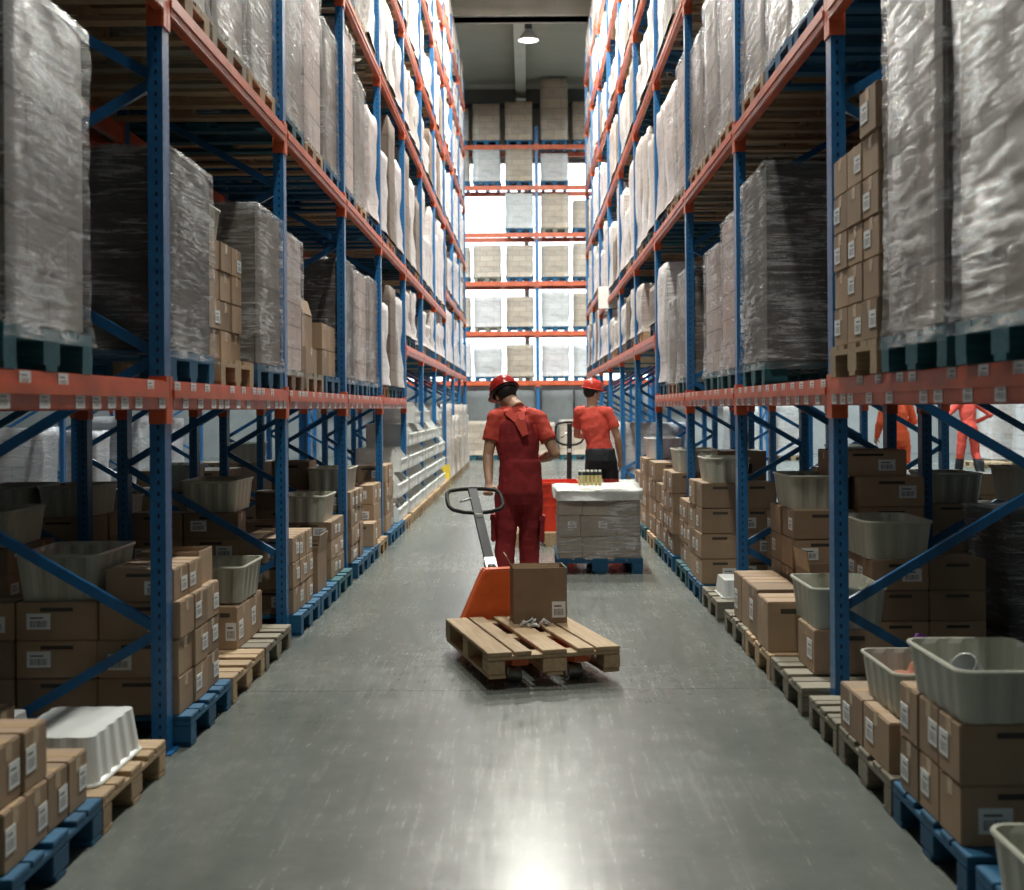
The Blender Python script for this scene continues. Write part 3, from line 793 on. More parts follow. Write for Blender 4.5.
fp_(1, 3.45, 'bluewood', 'under single tub, first bay', True); fp_(1, 4.32, 'bluewood', 'under two layers of cartons, first bay', True); fp_(1, 5.14, 'greywood', 'under low cartons, first bay', True)
fp_(1, 5.85, 'greywood', 'narrow and empty beside first full post', True, .68)
fp_(1, 6.68, 'greywood', 'near slot of second bay', True); fp_(1, 7.51, 'wood', 'middle slot of second bay', True); fp_(1, 8.34, 'greywood', 'far slot of second bay', True)
for i in (2, 3, 4, 5, 6, 7):
    for q in range(3): fp_(1, RY[i]+.47+q*.88, ('tealwood', 'wood', 'greywood', 'bluewood')[(i+q) % 4], '%s slot of %s bay' % (SL[q], ord_(i)))
Z0 = .1445
fl = 'floor pallet, '
# left: bay 0
stack(-1, 1.585, 3.80, 4, .185, 2, .37, Z0, 1, .19, 'blue floor pallet, first bay, left-side rack', labels=.9, cam=True)
stack(-1, 1.60, 3.80, 2, .195, 2, .36, Z0+.19, 1, .195, 'upper of pile on blue floor pallet, left-side rack', labels=.5)
carton(-2.03, 4.43, Z0+.19, .37, .2, .165, 'brown carton behind the small carton pile, first bay, left-side rack')
tub(-1.80, 4.97, Z0, 'upturned white plastic tub on bare pallet beside blue post, aisle edge', PI/2, TUBW, .97, True)
tub(-2.23, 4.97, Z0, 'upturned white plastic tub behind another upturned tub, left-side rack', PI/2, TUBW, .93, True)
# left: bay 1
stack(-1, 1.60, 5.80, 3, .25, 3, .38, Z0, 3, .175, 'near floor pallet, second bay, left-side rack', labels=.7)
stack(-1, 1.62, 5.80, 2, .25, 1, .32, Z0+.525, 1, .15, 'top row behind first blue post, left-side rack', labels=.8)
c = obj('open_carton', open_carton_mesh(.3, .26, .17), None, (-1.80, 6.45, Z0+.525)); tag(c, 'open brown carton atop carton stack just past first blue post, left-side rack', 'carton')
tub(-2.18, 6.10, Z0+.525, 'cream tub on dark carton stack behind first blue post, left-side rack', PI/2)
tub(-2.56, 6.62, Z0, 'cream tub low on pallet behind carton stack, second bay left-side rack', PI/2)
stack(-1, 1.70, 7.38, 2, .36, 1, .15, Z0, 1, .25, 'by aisle edge, far slot second bay, left-side rack', labels=1)
stack(-1, 1.88, 7.40, 2, .36, 2, .36, Z0, 1, .165, 'low under tub, far slot second bay, left-side rack', labels=.6)
tub(-1.88, 7.72, Z0+.26, 'cream tub on low cartons beside labelled box, second bay, left-side rack', PI/2)
# left: bay 2
stack(-1, 1.60, 8.63, 3, .255, 3, .38, Z0, 4, .175, 'near floor pallet, third bay, left-side rack', labels=.9, top=lambda i, j: i > 0)
tub(-2.2, 8.95, Z0+.70, 'cream tub high on carton stack behind second blue post, left-side rack', PI/2)
c = obj('open_carton', open_carton_mesh(.34, .42, .3), None, (-1.78, 9.85, Z0)); tag(c, 'open brown carton on blue floor pallet, third bay, left-side rack', 'carton')
f_ = obj('flap', MB().box(-.003, .003, -.2, .2, 0, .14, 'carton'), c, (.168, 0, .3)); f_.rotation_euler = (0, .12, 0)
stack(-1, 2.0, 9.55, 2, .36, 2, .36, Z0, 2, .17, 'behind the open carton, third bay, left-side rack', labels=.9)
stack(-1, 1.62, 10.40, 2, .38, 3, .37, Z0, 3, .158, 'far floor pallet, third bay, left-side rack', labels=.8)
tub(-1.86, 10.66, Z0+.474, 'cream tub on dark cartons, far slot of third bay, left-side rack', PI/2)
# left: bay 3, 4
stack(-1, 1.60, 11.47, 3, .27, 2, .42, Z0, 4, .162, 'near floor pallet, fourth bay, left-side rack', labels=.5)
tub(-1.82, 11.78, Z0+.648, 'white tub topping tan carton stack past third blue post, left-side rack', PI/2)
carton(-2.24, 12.1, Z0+.648, .36, .4, .27, 'dark brown carton beside white tub on carton stack, fourth bay left-side rack')
carton(-1.70, 13.0, Z0, .26, .36, .24, 'low single brown carton on aisle edge of blue pallet, fourth bay left-side rack', None, ('+x',))
stack(-1, 1.90, 12.5, 2, .36, 2, .4, Z0, 3, .2, 'middle floor pallet, fourth bay, left-side rack', labels=.5)
stack(-1, 1.62, 13.3, 2, .34, 1, .42, Z0, 3, .2, 'far floor pallet, fourth bay, left-side rack', labels=.5)
stack(-1, 1.60, 14.32, 3, .26, 2, .4, Z0, 4, .19, 'near floor pallet, fifth bay, left-side rack', labels=.4)
tub(-1.85, 15.5, Z0, 'white tub on blue floor pallet in fifth bay, left-side rack', PI/2, TUBW)
# open fronted white bins
def bin_mesh():
    b = MB(); t = .012; w, d, h = .405, .58, .30
    b.box(-d/2, d/2, -w/2, w/2, 0, t, 'whitetub')
    for a in (-1, 1):
        y0, y1 = sorted((a*w/2, a*(w/2-t)))
        b.prism([(-d/2, t), (d/2, t), (d/2, h*.52), (d/2-.10, h*.95), (-d/2, h*.95)], y0, y1, 'whitetub', Matrix(((1, 0, 0, 0), (0, 0, 1, 0), (0, 1, 0, 0), (0, 0, 0, 1))))
        y0, y1 = sorted((a*w/2, a*(w/2-.03))); b.box(-d/2, d/2-.10, y0, y1, h*.93, h, 'whitetub')
    b.box(-d/2, -d/2+t, -w/2, w/2, t, h, 'whitetub')
    b.bevbox(d/2-t, d/2+.004, -w/2, w/2, t, h*.52, .004, 'whitetub'); b.bevbox(d/2-t-.01, d/2+.014, -w/2, w/2, h*.48, h*.55, .006, 'whitetub')
    return b.mesh('picking_bin')
def fill_mesh(m, seed):
    b = MB(); rr = random.Random(seed)
    for q in range(5): b.sphere((rr.uniform(-.15, .2), rr.uniform(-.12, .12), .06+rr.random()*.07), (.08, .07, .06), m, 2)
    b.box(-.26, .26, -.18, .18, .0, .09, m); return b
BN = bin_mesh(); FB = [baked('bin_shade', fill_mesh('blackcloth', q), [('REMESH', dict(mode='VOXEL', voxel_size=.015))]) for q in range(2)]
FBM = [o.data for o in FB]
for o in FB: bpy.data.objects.remove(o)
heaps = [(15.58, .0), (16.44, 0)] + [(LY[i]+.53+q*.87, 0) for i in (5, 6, 7) for q in range(3)]
for i, (y0, _) in enumerate(heaps[:10]):
    top = (2, 3, 4, 5, 4, 5, 4, 4, 5, 3)[i]
    for k in range(top):
        for e in range(2):
            if i == 0 and e == 0: continue
            o = obj('picking_bin', BN, None, (-1.885-R.random()*.015, y0-.21+.42*e, Z0+k*.3005), PI)
            o.rotation_euler = (0, 0, 0)
            tag(o, 'white open-fronted bin, %s up, %s column of %s bin heap, left-side rack' % (LAYER[k], ('near', 'far')[e], ord_(i)), 'bin', 'white bins heaped under the rack')
            if R.random() < .7: obj('shade_fill', FBM[(i+k+e) % 2], o, (-.01, 0, .013))  # black lumps stand in for the shade inside the bins
for i in (8, 9, 10):
    for q in range(3):
        y = LY[i]+.53+q*.87
        fp_(-1, y, 'wood', '%s slot of %s bay' % (SL[q], ord_(i)))
        wrapped((-2.17, y, Z0), (1.25, .8, 1.5)[(i+q) % 3], 'white wrapped load on floor, %s slot of %s bay, left-side rack' % (SL[q], ord_(i)), ('w', 'tan', 'w')[(i+q) % 3], False, .8, 0, i+q)
# right floor: bay 0
tub(1.49, 3.27, Z0, 'cream tub alone on blue pallet at the picture corner', PI/2)
stack(1, 1.365, 4.0, 3, .215, 2, .40, Z0, 2, .195, 'blue floor pallet, first bay, right-side rack', labels=.8, jit=.004)
tub(1.55, 4.26, Z0+.39, 'large cream tub holding a metal cup, on labelled cartons', PI/2, s=.98).scale.z = .80
b = MB(); b.lathe([(.0, 0), (.04, 0), (.045, .12), (.042, .12), (.038, .005), (0, .005)], 'steel', 20)
o = obj('metal_cup', b, None, (1.50, 4.20, Z0+.39+.085)); o.rotation_euler = (.5, -.75, 0); tag(o, 'small metal cup lying inside large cream tub', 'cup')
stack(1, 1.365, 4.79, 2, .375, 2, .40, Z0, 1, .197, 'grey floor pallet, first bay, right-side rack', labels=.9, jit=.004)
tub(1.58, 5.08, Z0+.197, 'cream tub holding rust coloured cloth, on low cartons beside blue post', PI/2, s=.9).scale.z = .82
b = MB()
for q in range(6): b.sphere((R.uniform(-.1, .1), R.uniform(-.16, .16), .1+R.random()*.03), (.06, .08, .05), 'rust', 2)
b.sphere((0, 0, .06), (.13, .2, .06), 'rust', 2)
o = baked('rag_heap', b, [('REMESH', dict(mode='VOXEL', voxel_size=.012))], None, (1.58, 5.08, Z0+.206)); tag(o, 'rust coloured rags heaped inside a cream tub', 'cloth')
b = MB()
for q in range(4): b.tube([(0, .03*q, 0), (.02, .03*q, .05+.01*q), (.05, .03*q+.01, .07)], .011, 'purple', 8)
o = obj('purple_hooks', b, None, (1.60, 5.16, Z0+.37)); tag(o, 'bunch of small purple plastic pieces in cream tub beside blue post', 'plastic pieces')
# bay 1
carton(1.68, 6.78, Z0, .38, .4, .235, 'brown carton under a cream tub just past first blue post, right-side rack', None, ('-x',))
tub(1.68, 6.86, Z0+.235, 'cream tub on single carton just past first blue post, right-side rack', PI/2)
carton(1.49, 7.36, Z0, .25, .34, .29, 'upright brown carton standing on bare pallet slats, right-side rack', None, ())
stack(1, 1.375, 7.60, 3, .30, 1, .27, Z0, 1, .30, 'row by aisle behind upright carton, right-side rack', labels=.3)
stack(1, 1.95, 7.18, 2, .35, 2, .33, Z0, 3, .175, 'back of middle floor pallet, second bay, right-side rack', labels=.4)
tub(2.12, 7.48, Z0+.525, 'cream tub on stack behind first blue post, above another tub, right-side rack', PI/2)
c = obj('open_carton', open_carton_mesh(.26, .4, .42), None, (1.80, 7.68-.02, Z0)); tag(c, 'tall open brown carton with raised flap, second bay, right-side rack', 'carton')
f_ = obj('flap', MB().box(-.003, .003, -.19, .19, 0, .12, 'cartin'), c, (-.128, 0, .42)); f_.rotation_euler = (0, -.15, 0)
stack(1, 1.68, 8.02, 2, .36, 1, .40, Z0, 4, .185, 'far floor pallet, second bay, right-side rack', labels=.5)
tub(1.88, 8.38, Z0+.74, 'cream tub high on carton stack before second blue post, right-side rack', PI/2)
stack(1, 2.10, 8.02, 2, .36, 1, .42, Z0, 5, .19, 'inner column on far floor pallet, second bay, right-side rack', labels=.4)
carton(2.2, 8.3, Z0+.95, .5, .34, .17, 'long flat brown carton lying highest in second bay, right-side rack', None, ('-y',))
# bay 2
stack(1, 1.86, 9.12, 2, .36, 2, .34, Z0, 3, .2, 'near floor pallet, third bay, right-side rack', labels=.5)
o = tub(1.56, 9.42, Z0, 'upturned white tub on floor pallet just past second blue post, right-side rack', PI/2, TUBW, .7, True)
stack(1, 1.365, 9.97, 2, .36, 2, .30, Z0, 4, .2, 'middle floor pallet, third bay, right-side rack', labels=.8)
tub(1.60, 10.28, Z0+.8, 'cream tub topping labelled stack past second blue post, right-side rack', PI/2, s=.9)
stack(1, 1.40, 10.85, 3, .27, 2, .38, Z0, 3, .19, 'far floor pallet, third bay, right-side rack', labels=.5)
tub(2.25, 10.5, Z0+.8, 'cream tub deep inside third bay, right-side rack', 0) if False else None
# bay 3.. 
stack(1, 1.365, 11.92, 3, .27, 2, .34, Z0, 4, .195, 'near floor pallet, fourth bay, right-side rack', labels=.6)
tub(1.62, 12.3, Z0+.78, 'cream tub topping stack past third blue post, right-side rack', PI/2)
stack(1, 1.38, 12.85, 2, .36, 1, .4, Z0, 3, .2, 'middle floor pallet, fourth bay, right-side rack', labels=.6)
stack(1, 1.38, 13.7, 2, .36, 1, .4, Z0, 4, .2, 'far floor pallet, fourth bay, right-side rack', labels=.5)
carton(2.2, 13.2, Z0, .5, .6, .95, 'tall brown carton at back of fourth bay, right-side rack')
stack(1, 1.38, 14.75, 3, .25, 1, .4, Z0, 4, .2, 'near floor pallet, fifth bay, right-side rack', labels=.5)
tub(1.62, 15.1, Z0+.8, 'white tub topping stack in fifth bay, right-side rack', PI/2, TUBW)
stack(1, 1.38, 15.62, 2, .36, 1, .4, Z0, 3, .2, 'middle floor pallet, fifth bay, right-side rack', labels=.5)
for q, y in enumerate((17.87, 18.75, 19.63)):
    tub(1.66, y, Z0, 'white tub on floor pallet, %s beyond worker without load, right-side rack' % ord_(q), PI/2, TUBW, 1.1)
for i in (6, 7):
    for q in range(3):
        wrapped((1.965, RY[i]+.47+q*.88, Z0), R.uniform(.6, 1.2), 'white wrapped load on floor, %s slot of %s bay, right-side rack' % (SL[q], ord_(i)), 'w', False, .8, 0, i+q)
# dark back rows on the floor, seen through the bays
def backrow(s, y, n, where, nz=4, dz=.17, tubs=(), dx=.45):
    xf = 3.02 if s < 0 else 2.88
    pallet('greywood', (s*(xf+.57), y, 0), 'pallet on floor in back row, ' + where)
    stack(s, xf, y-.38, n, .76/n-.004, 2, dx, Z0, nz, dz, 'back row, ' + where, labels=.5)
    for q, dxx in enumerate(tubs): tub(s*(xf+dxx), y, Z0+nz*dz, 'pale tub %s on back row cartons, %s' % (('by the aisle' if q == 0 else 'deeper'), where), PI/2)
backrow(-1, 7.7, 2, 'second bay far slot, left-side', 4, .15, (.22, .66))
backrow(-1, 9.1, 2, 'third bay near slot, left-side', 4, .165, (.22, .66))
backrow(-1, 10.0, 2, 'third bay middle slot, left-side', 3, .17, (.3,))
backrow(-1, 12.0, 2, 'fourth bay near slot, left-side', 4, .17, (.3,))
backrow(-1, 13.0, 2, 'fourth bay middle slot, left-side', 4, .2, ())
backrow(-1, 14.9, 2, 'fifth bay near slot, left-side', 4, .2, (.3,))
backrow(1, 9.6, 2, 'third bay near slot, right-side', 4, .17, (.3,))
backrow(1, 10.5, 2, 'third bay middle slot, right-side', 5, .17, ())
backrow(1, 12.4, 2, 'fourth bay near slot, right-side', 5, .16, (.3,))
backrow(1, 13.3, 2, 'fourth bay middle slot, right-side', 3, .18, ())
pallet('greywood', (3.46, 7.9, 0), 'pallet on floor in back row, under wrapped block, right-side')
wrapped((3.46, 7.9, Z0), .76, 'dark film wrapped block on floor in back row, second bay, right-side', 'bundledark', True, .8, 0, 3)
tub(3.25, 7.9, Z0+.80, 'pale tub lying on film wrapped block in back row, right-side', 0)
# next aisles
for k in range(7):
    y = 12.0+2.4*k
    pallet('bluewood', (-7.9, y, 0), 'pallet under white load across the next aisle, left-side, %s along' % ord_(k))
    wrapped((-7.9, y, Z0), R.uniform(.9, 1.3), 'white wrapped load across the next aisle, left-side, %s along' % ord_(k), 'w', False, .8, 0, k)
for k, (x, y, h) in enumerate(((12.2, 30, 2.0), (13.6, 30, 1.9), (15.0, 30, 2.0), (12.4, 33, 1.9), (13.8, 33.2, 2.1), (7.6, 36.6, 1.5), (6.2, 36.6, 1.4))):
    pallet('wood', (x, y, 0), 'bare wood pallet on open floor beyond right-side racks, %s' % ord_(k), PI/2)
    wrapped((x, y, Z0), h, 'tall pale stack on open floor beyond right-side racks, %s' % ord_(k), 'w', False, .82, PI/2, k)
pallet('wood', (11.4, 31.2, 0), 'low empty pallet on open floor behind striding worker', PI/2)
b = MB(); b.prism([(-.4, 0), (.4, 0), (.4, 0), (-.4, 0)], 0, 0, 'sack') if False else None

CQ.sort(key=lambda t: -t[0]); rest = MB()
for n, t in enumerate(CQ):
    if n < 275: carton(*t[1:])
    else: append_mesh(rest, carton_mesh(*t[4:7]), Matrix.Translation(t[1:4]))
if rest.v: tag(obj('carton', rest), 'small or shaded brown cartons at the back of both racks', 'carton', None, 'stuff')

# ------------------------------------------------------------------ hero pallet, carton, jack
ANG = .26
hp = Vector((-.24, 6.90)) + .6*Vector((-math.sin(ANG), math.cos(ANG))) + .4*Vector((math.cos(ANG), math.sin(ANG)))
pallet('wood', (hp.x, hp.y, .062), 'bare wood pallet raised on the forks of the orange pallet jack in the aisle', PI/2+ANG, True, .955)
c = obj('open_carton', open_carton_mesh(.335, .26, .345), None, (.062, 7.98, .2065), .10)
tag(c, 'open brown carton standing on the raised pallet in mid aisle', 'carton')
f_ = obj('flap', MB().box(-.003, .003, -.12, .12, 0, .09, 'carton'), c, (-.165, 0, .342)); f_.rotation_euler = (0, -.5, 0)
f_ = obj('flap', MB().box(-.15, .15, -.003, .003, -.10, 0, 'cartin'), c, (0, .121, .343)); f_.rotation_euler = (-.15, 0, 0)
obj('shipping_label', label_mesh('y', .085, .10), c, (.115, -.1305, .085))
b = MB(); rr = random.Random(5)
for q in range(9):
    p = Vector((rr.uniform(-.07, .07), rr.uniform(-.05, .05), 0)); b.tube([p, p+Vector((rr.uniform(-.05, .05), rr.uniform(-.03, .03), rr.uniform(.01, .035))), p+Vector((rr.uniform(-.05, .05), 0, .004))], [.009, .012, .006], 'whitetub', 6)
o = obj('crumpled_film', b, None, (.05, 7.74, .214)); tag(o, 'crumpled bit of clear film lying on the raised pallet before the carton', 'film scrap')

def jack(loc, rz, base, top, label, loopw=.40, body='jackorange'):
    """forks run toward local -y; base/top: tiller ends in world space"""
    r = thing('pallet_jack', label, 'pallet jack', loc, rz)
    inv = (Matrix.Translation(loc) @ Matrix.Rotation(rz, 4, 'Z')).inverted()
    for s in (-1, 1):
        f = MB(); f.prism([(s*.18-.078, .02), (s*.18+.078, .02), (s*.18+.078, -1.08), (s*.18+.045, -1.15), (s*.18-.045, -1.15), (s*.18-.078, -1.08)], .112, .158, body)
        f.box(s*.18-.07, s*.18+.07, .0, .03, .05, .158, body)
        fk = obj('fork', f, r)
        w = MB(); w.tube([(s*.18-.035, -1.02, .04), (s*.18+.035, -1.02, .04)], .04, 'steel', 16); w.bar((s*.18, -1.02, .04), (s*.18, -.9, .12), .05, .02, 'dark'); obj('load_roller', w, fk)
    h = MB()
    poly = [(-.27, .03), (.27, .03), (.27, .14), (.115, .47), (.08, .49), (-.08, .49), (-.115, .47), (-.27, .14)]
    T = Matrix(((1, 0, 0, 0), (0, 0, 1, 0), (0, 1, 0, 0), (0, 0, 0, 1)))
    h.prism(poly, .025, .055, body, T)
    for s in (-1, 1): h.bar((s*.262, .09, .14), (s*.11, .09, .475), .018, .09, body, (0, 1, 0)); h.box(min(s*.255, s*.272), max(s*.255, s*.272), .03, .14, .05, .16, body)
    h.bevbox(-.11, .11, .03, .16, .455, .5, .01, body)
    obj('pump_housing', h, r)
    p = MB(); p.tube([(0, .14, .1), (0, .14, .42)], .05, 'steel', 16); p.bevbox(-.09, .09, .07, .24, .12, .26, .02, body); obj('pump_cylinder', p, r)
    w = MB()
    for s in (-1, 1): w.tube([(s*.05-.025, .17, .09), (s*.05+.025, .17, .09)], .09, 'darkrub', 20)
    w.bar((-.09, .17, .09), (.09, .17, .09), .02, .02, 'steel'); w.bar((0, .17, .09), (0, .17, .15), .03, .03, 'steel'); obj('steering_wheels', w, r)
    A, B = inv @ Vector(base), inv @ Vector(top); t = (B-A).normalized(); rgt = t.cross(Vector((0, 1, 0)) if abs(t.y) < .3 else Vector((0, 0, 1))).normalized()
    if (Matrix.Rotation(rz, 3, 'Z') @ rgt).x < 0: rgt = -rgt
    nn = rgt.cross(t)
    m = MB(); m.bar(A, B - t*.02, .062, .03, 'tillerpaint', nn); m.bar(A-t*.02, A+t*.10, .075, .06, 'steel', nn)
    m.sphere(A, .045, 'dark')
    tl = obj('tiller', m, r)
    E = B - t*.30
    q = loopw/2
    pts = [(0, 0), (-q*.5, .012), (-q*.86, .045), (-q*.98, .085), (-q*1.0, .16), (-q*.97, .235), (-q*.85, .275), (-q*.45, .292), (0, .30), (q*.45, .292), (q*.85, .275), (q*.97, .235), (q, .16), (q*.98, .085), (q*.86, .045), (q*.5, .012)]
    lp = MB().tube([E + rgt*a + t*b_ for a, b_ in pts], .0145, 'darkrub', 10, closed=True); obj('handle_loop', lp, tl)
    lv = MB().tube([E+t*.19, E+t*.13 - rgt*.07 + nn*.02, E+t*.10-rgt*.115+nn*.03], .008, 'steel', 8); obj('release_lever', lv, tl)
    for d, c_ in ((.36, 'label'),): obj('instruction_label', MB().cbox(B-t*d+nn*.0155 if False else B-t*d, (.045, .034, .06), 'whitetub', None), tl)
    for d in (.04, .12): obj('bolt', MB().sphere(B-t*d-nn*.016, .012, 'steel', 1), tl)
    return r
jl = Vector((-.24, 6.90)) + 1.23*Vector((-math.sin(ANG), math.cos(ANG))) + .4*Vector((math.cos(ANG), math.sin(ANG)))
jack((jl.x, jl.y, 0), ANG, (-.245, 8.42, .47), (-.405, 9.20, .965), 'orange pallet jack with black loop handle carrying the bare pallet in mid aisle')
jack((.53, 16.2, 0), PI, (.53, 16.1, .46), (.54, 16.0, 1.37), 'upright black pallet jack handle between the two workers, behind the red bin', .36)

# wrapped load on blue pallet
pallet('bluewood', (.67, 12.32, 0), 'blue pallet in mid aisle under the clear wrapped grey cartons', PI/2, True)
M['cartgrey'] = mat_carton('greyed_cardboard', (.26, .22, .17), (.36, .31, .25))
g = thing('wrapped_pallet_load', 'clear film wrapped grey cartons with white crumpled top on blue pallet in aisle', 'wrapped load', (.67, 12.32, Z0))
wid = [(.22, .3, .24), (.2, .34, .22), (.22, .28, .26)]
for k in range(3):
    for j in range(3):
        if k == 2 and False: continue
        x = -.38; 
        for i in range(3):
            w_ = wid[k][i]
            if j == 1 and i == 1 and k < 2: x += w_; continue
            cb = MB().bevbox(x+.002, x+w_-.002, -.57+.38*j+.002, -.57+.38*(j+1)-.002, .23*k, .23*(k+1)-.003, .005, 'cartgrey')
            co = obj('carton', cb, g)
            if j == 0 and (k, i) in ((1, 0), (0, 2), (1, 1)):
                obj('shipping_label', label_mesh('y', .08, .07), co, (x+w_*.62, -.5685, .23*k+.13))
            x += w_
f = shell_mesh(1.14, .76, .70, 3, 12, 16, 14, amp=.008, mat='filmclear', name='stretch_film'); obj('stretch_film', f, g); g.scale = (1, 1, .87)
M['filmwhite'] = simple('crumpled_white_film', (.62, .64, .62), .3, var=.1, nscale=9, bumps=.8)
f = shell_mesh(1.20, .82, .735, 9, 14, 20, 4, amp=.028, mat='filmwhite', z0=.62, name='film_cap'); obj('film_cap', f, g)
for q in range(6):
    b = MB(); b.lathe([(0, 0), (.016, 0), (.0165, .005), (.0165, .10)], 'bottle', 14); b.lathe([(.0168, .10), (.0168, .13)], 'dark', 14); b.lathe([(.014, .13), (.014, .15), (0, .152)], 'cream', 14)
    o = obj('tube_bottle', b, None, (.50+.038*q, 12.0, Z0+.662)); tag(o, 'yellow tube with dark band on white wrapped load, %s of the row' % ord_(q), 'tube', 'yellow tubes on the wrapped load')
# red bin
pallet('wood', (.25, 14.72, 0), 'bare wood pallet under the red bin between the workers', PI/2)
RB = tub_mesh(.70, .66, .56, 'redplastic')
o = obj('red_bin', RB, None, (.24, 14.62, Z0)); tag(o, 'large bright red plastic bin on bare pallet between the two workers', 'bin')
bd = MB()
def hoop(l, w, z, t=.012):
    for a in (-1, 1):
        bd.cbox((0, a*w/2, z), (l, t, .03), 'redplastic'); bd.cbox((a*l/2, 0, z), (t, w, .03), 'redplastic')
hoop(.655, .615, .40); hoop(.64, .60, .30)
obj('band', bd, o)

# ------------------------------------------------------------------ people
def hand(b, wrist, fdir, palm_n, thumb_side, curl, m='skin', s=1.0):
    """palm + four fingers of unequal length + thumb leaving its side"""
    w = Vector(wrist); f = Vector(fdir).normalized(); n = (Vector(palm_n) - f*f.dot(Vector(palm_n))).normalized(); sd = f.cross(n).normalized()*thumb_side
    for t, r in ((.015, .026), (.045, .033), (.075, .034)):
        for q in (-.022, 0, .022): b.sphere(w+f*t*s+sd*q*s, r*.55*s, m, 1)
    b.tube([w-f*.02, w+f*.03, w+f*.085], [(.022, .022), (.03, .02), (.036, .016)], m, 10)
    for q, ln in ((.030, .072), (.010, .080), (-.011, .075), (-.031, .058)):
        p = w + f*.085*s + sd*q*s; d = f; pts = [p-f*.01]
        for k, seg in enumerate((.45, .32, .25)):
            a = curl*(k+.6)*.75; d = (f*math.cos(a)+n*math.sin(a)).normalized(); p = p + d*ln*seg*s; pts.append(p)
        b.tube(pts, [.0095*s, .009*s, .0085*s, .007*s], m, 8)
    p = w + f*.03*s + sd*.030*s; d = (f*.6+sd*.8+n*.3).normalized(); p2 = p+d*.04*s; p3 = p2+(f*.75+n*.6+sd*.1).normalized()*.034*s
    b.tube([p, p2, p3], [.012*s, .011*s, .0085*s], m, 8)
def limb(b, pts, rad, m, n=14):
    b.tube(pts, rad, m, n)
    for p, r in zip(pts, rad): b.sphere(p, (r if not hasattr(r, '__len__') else min(r)), m, 2)
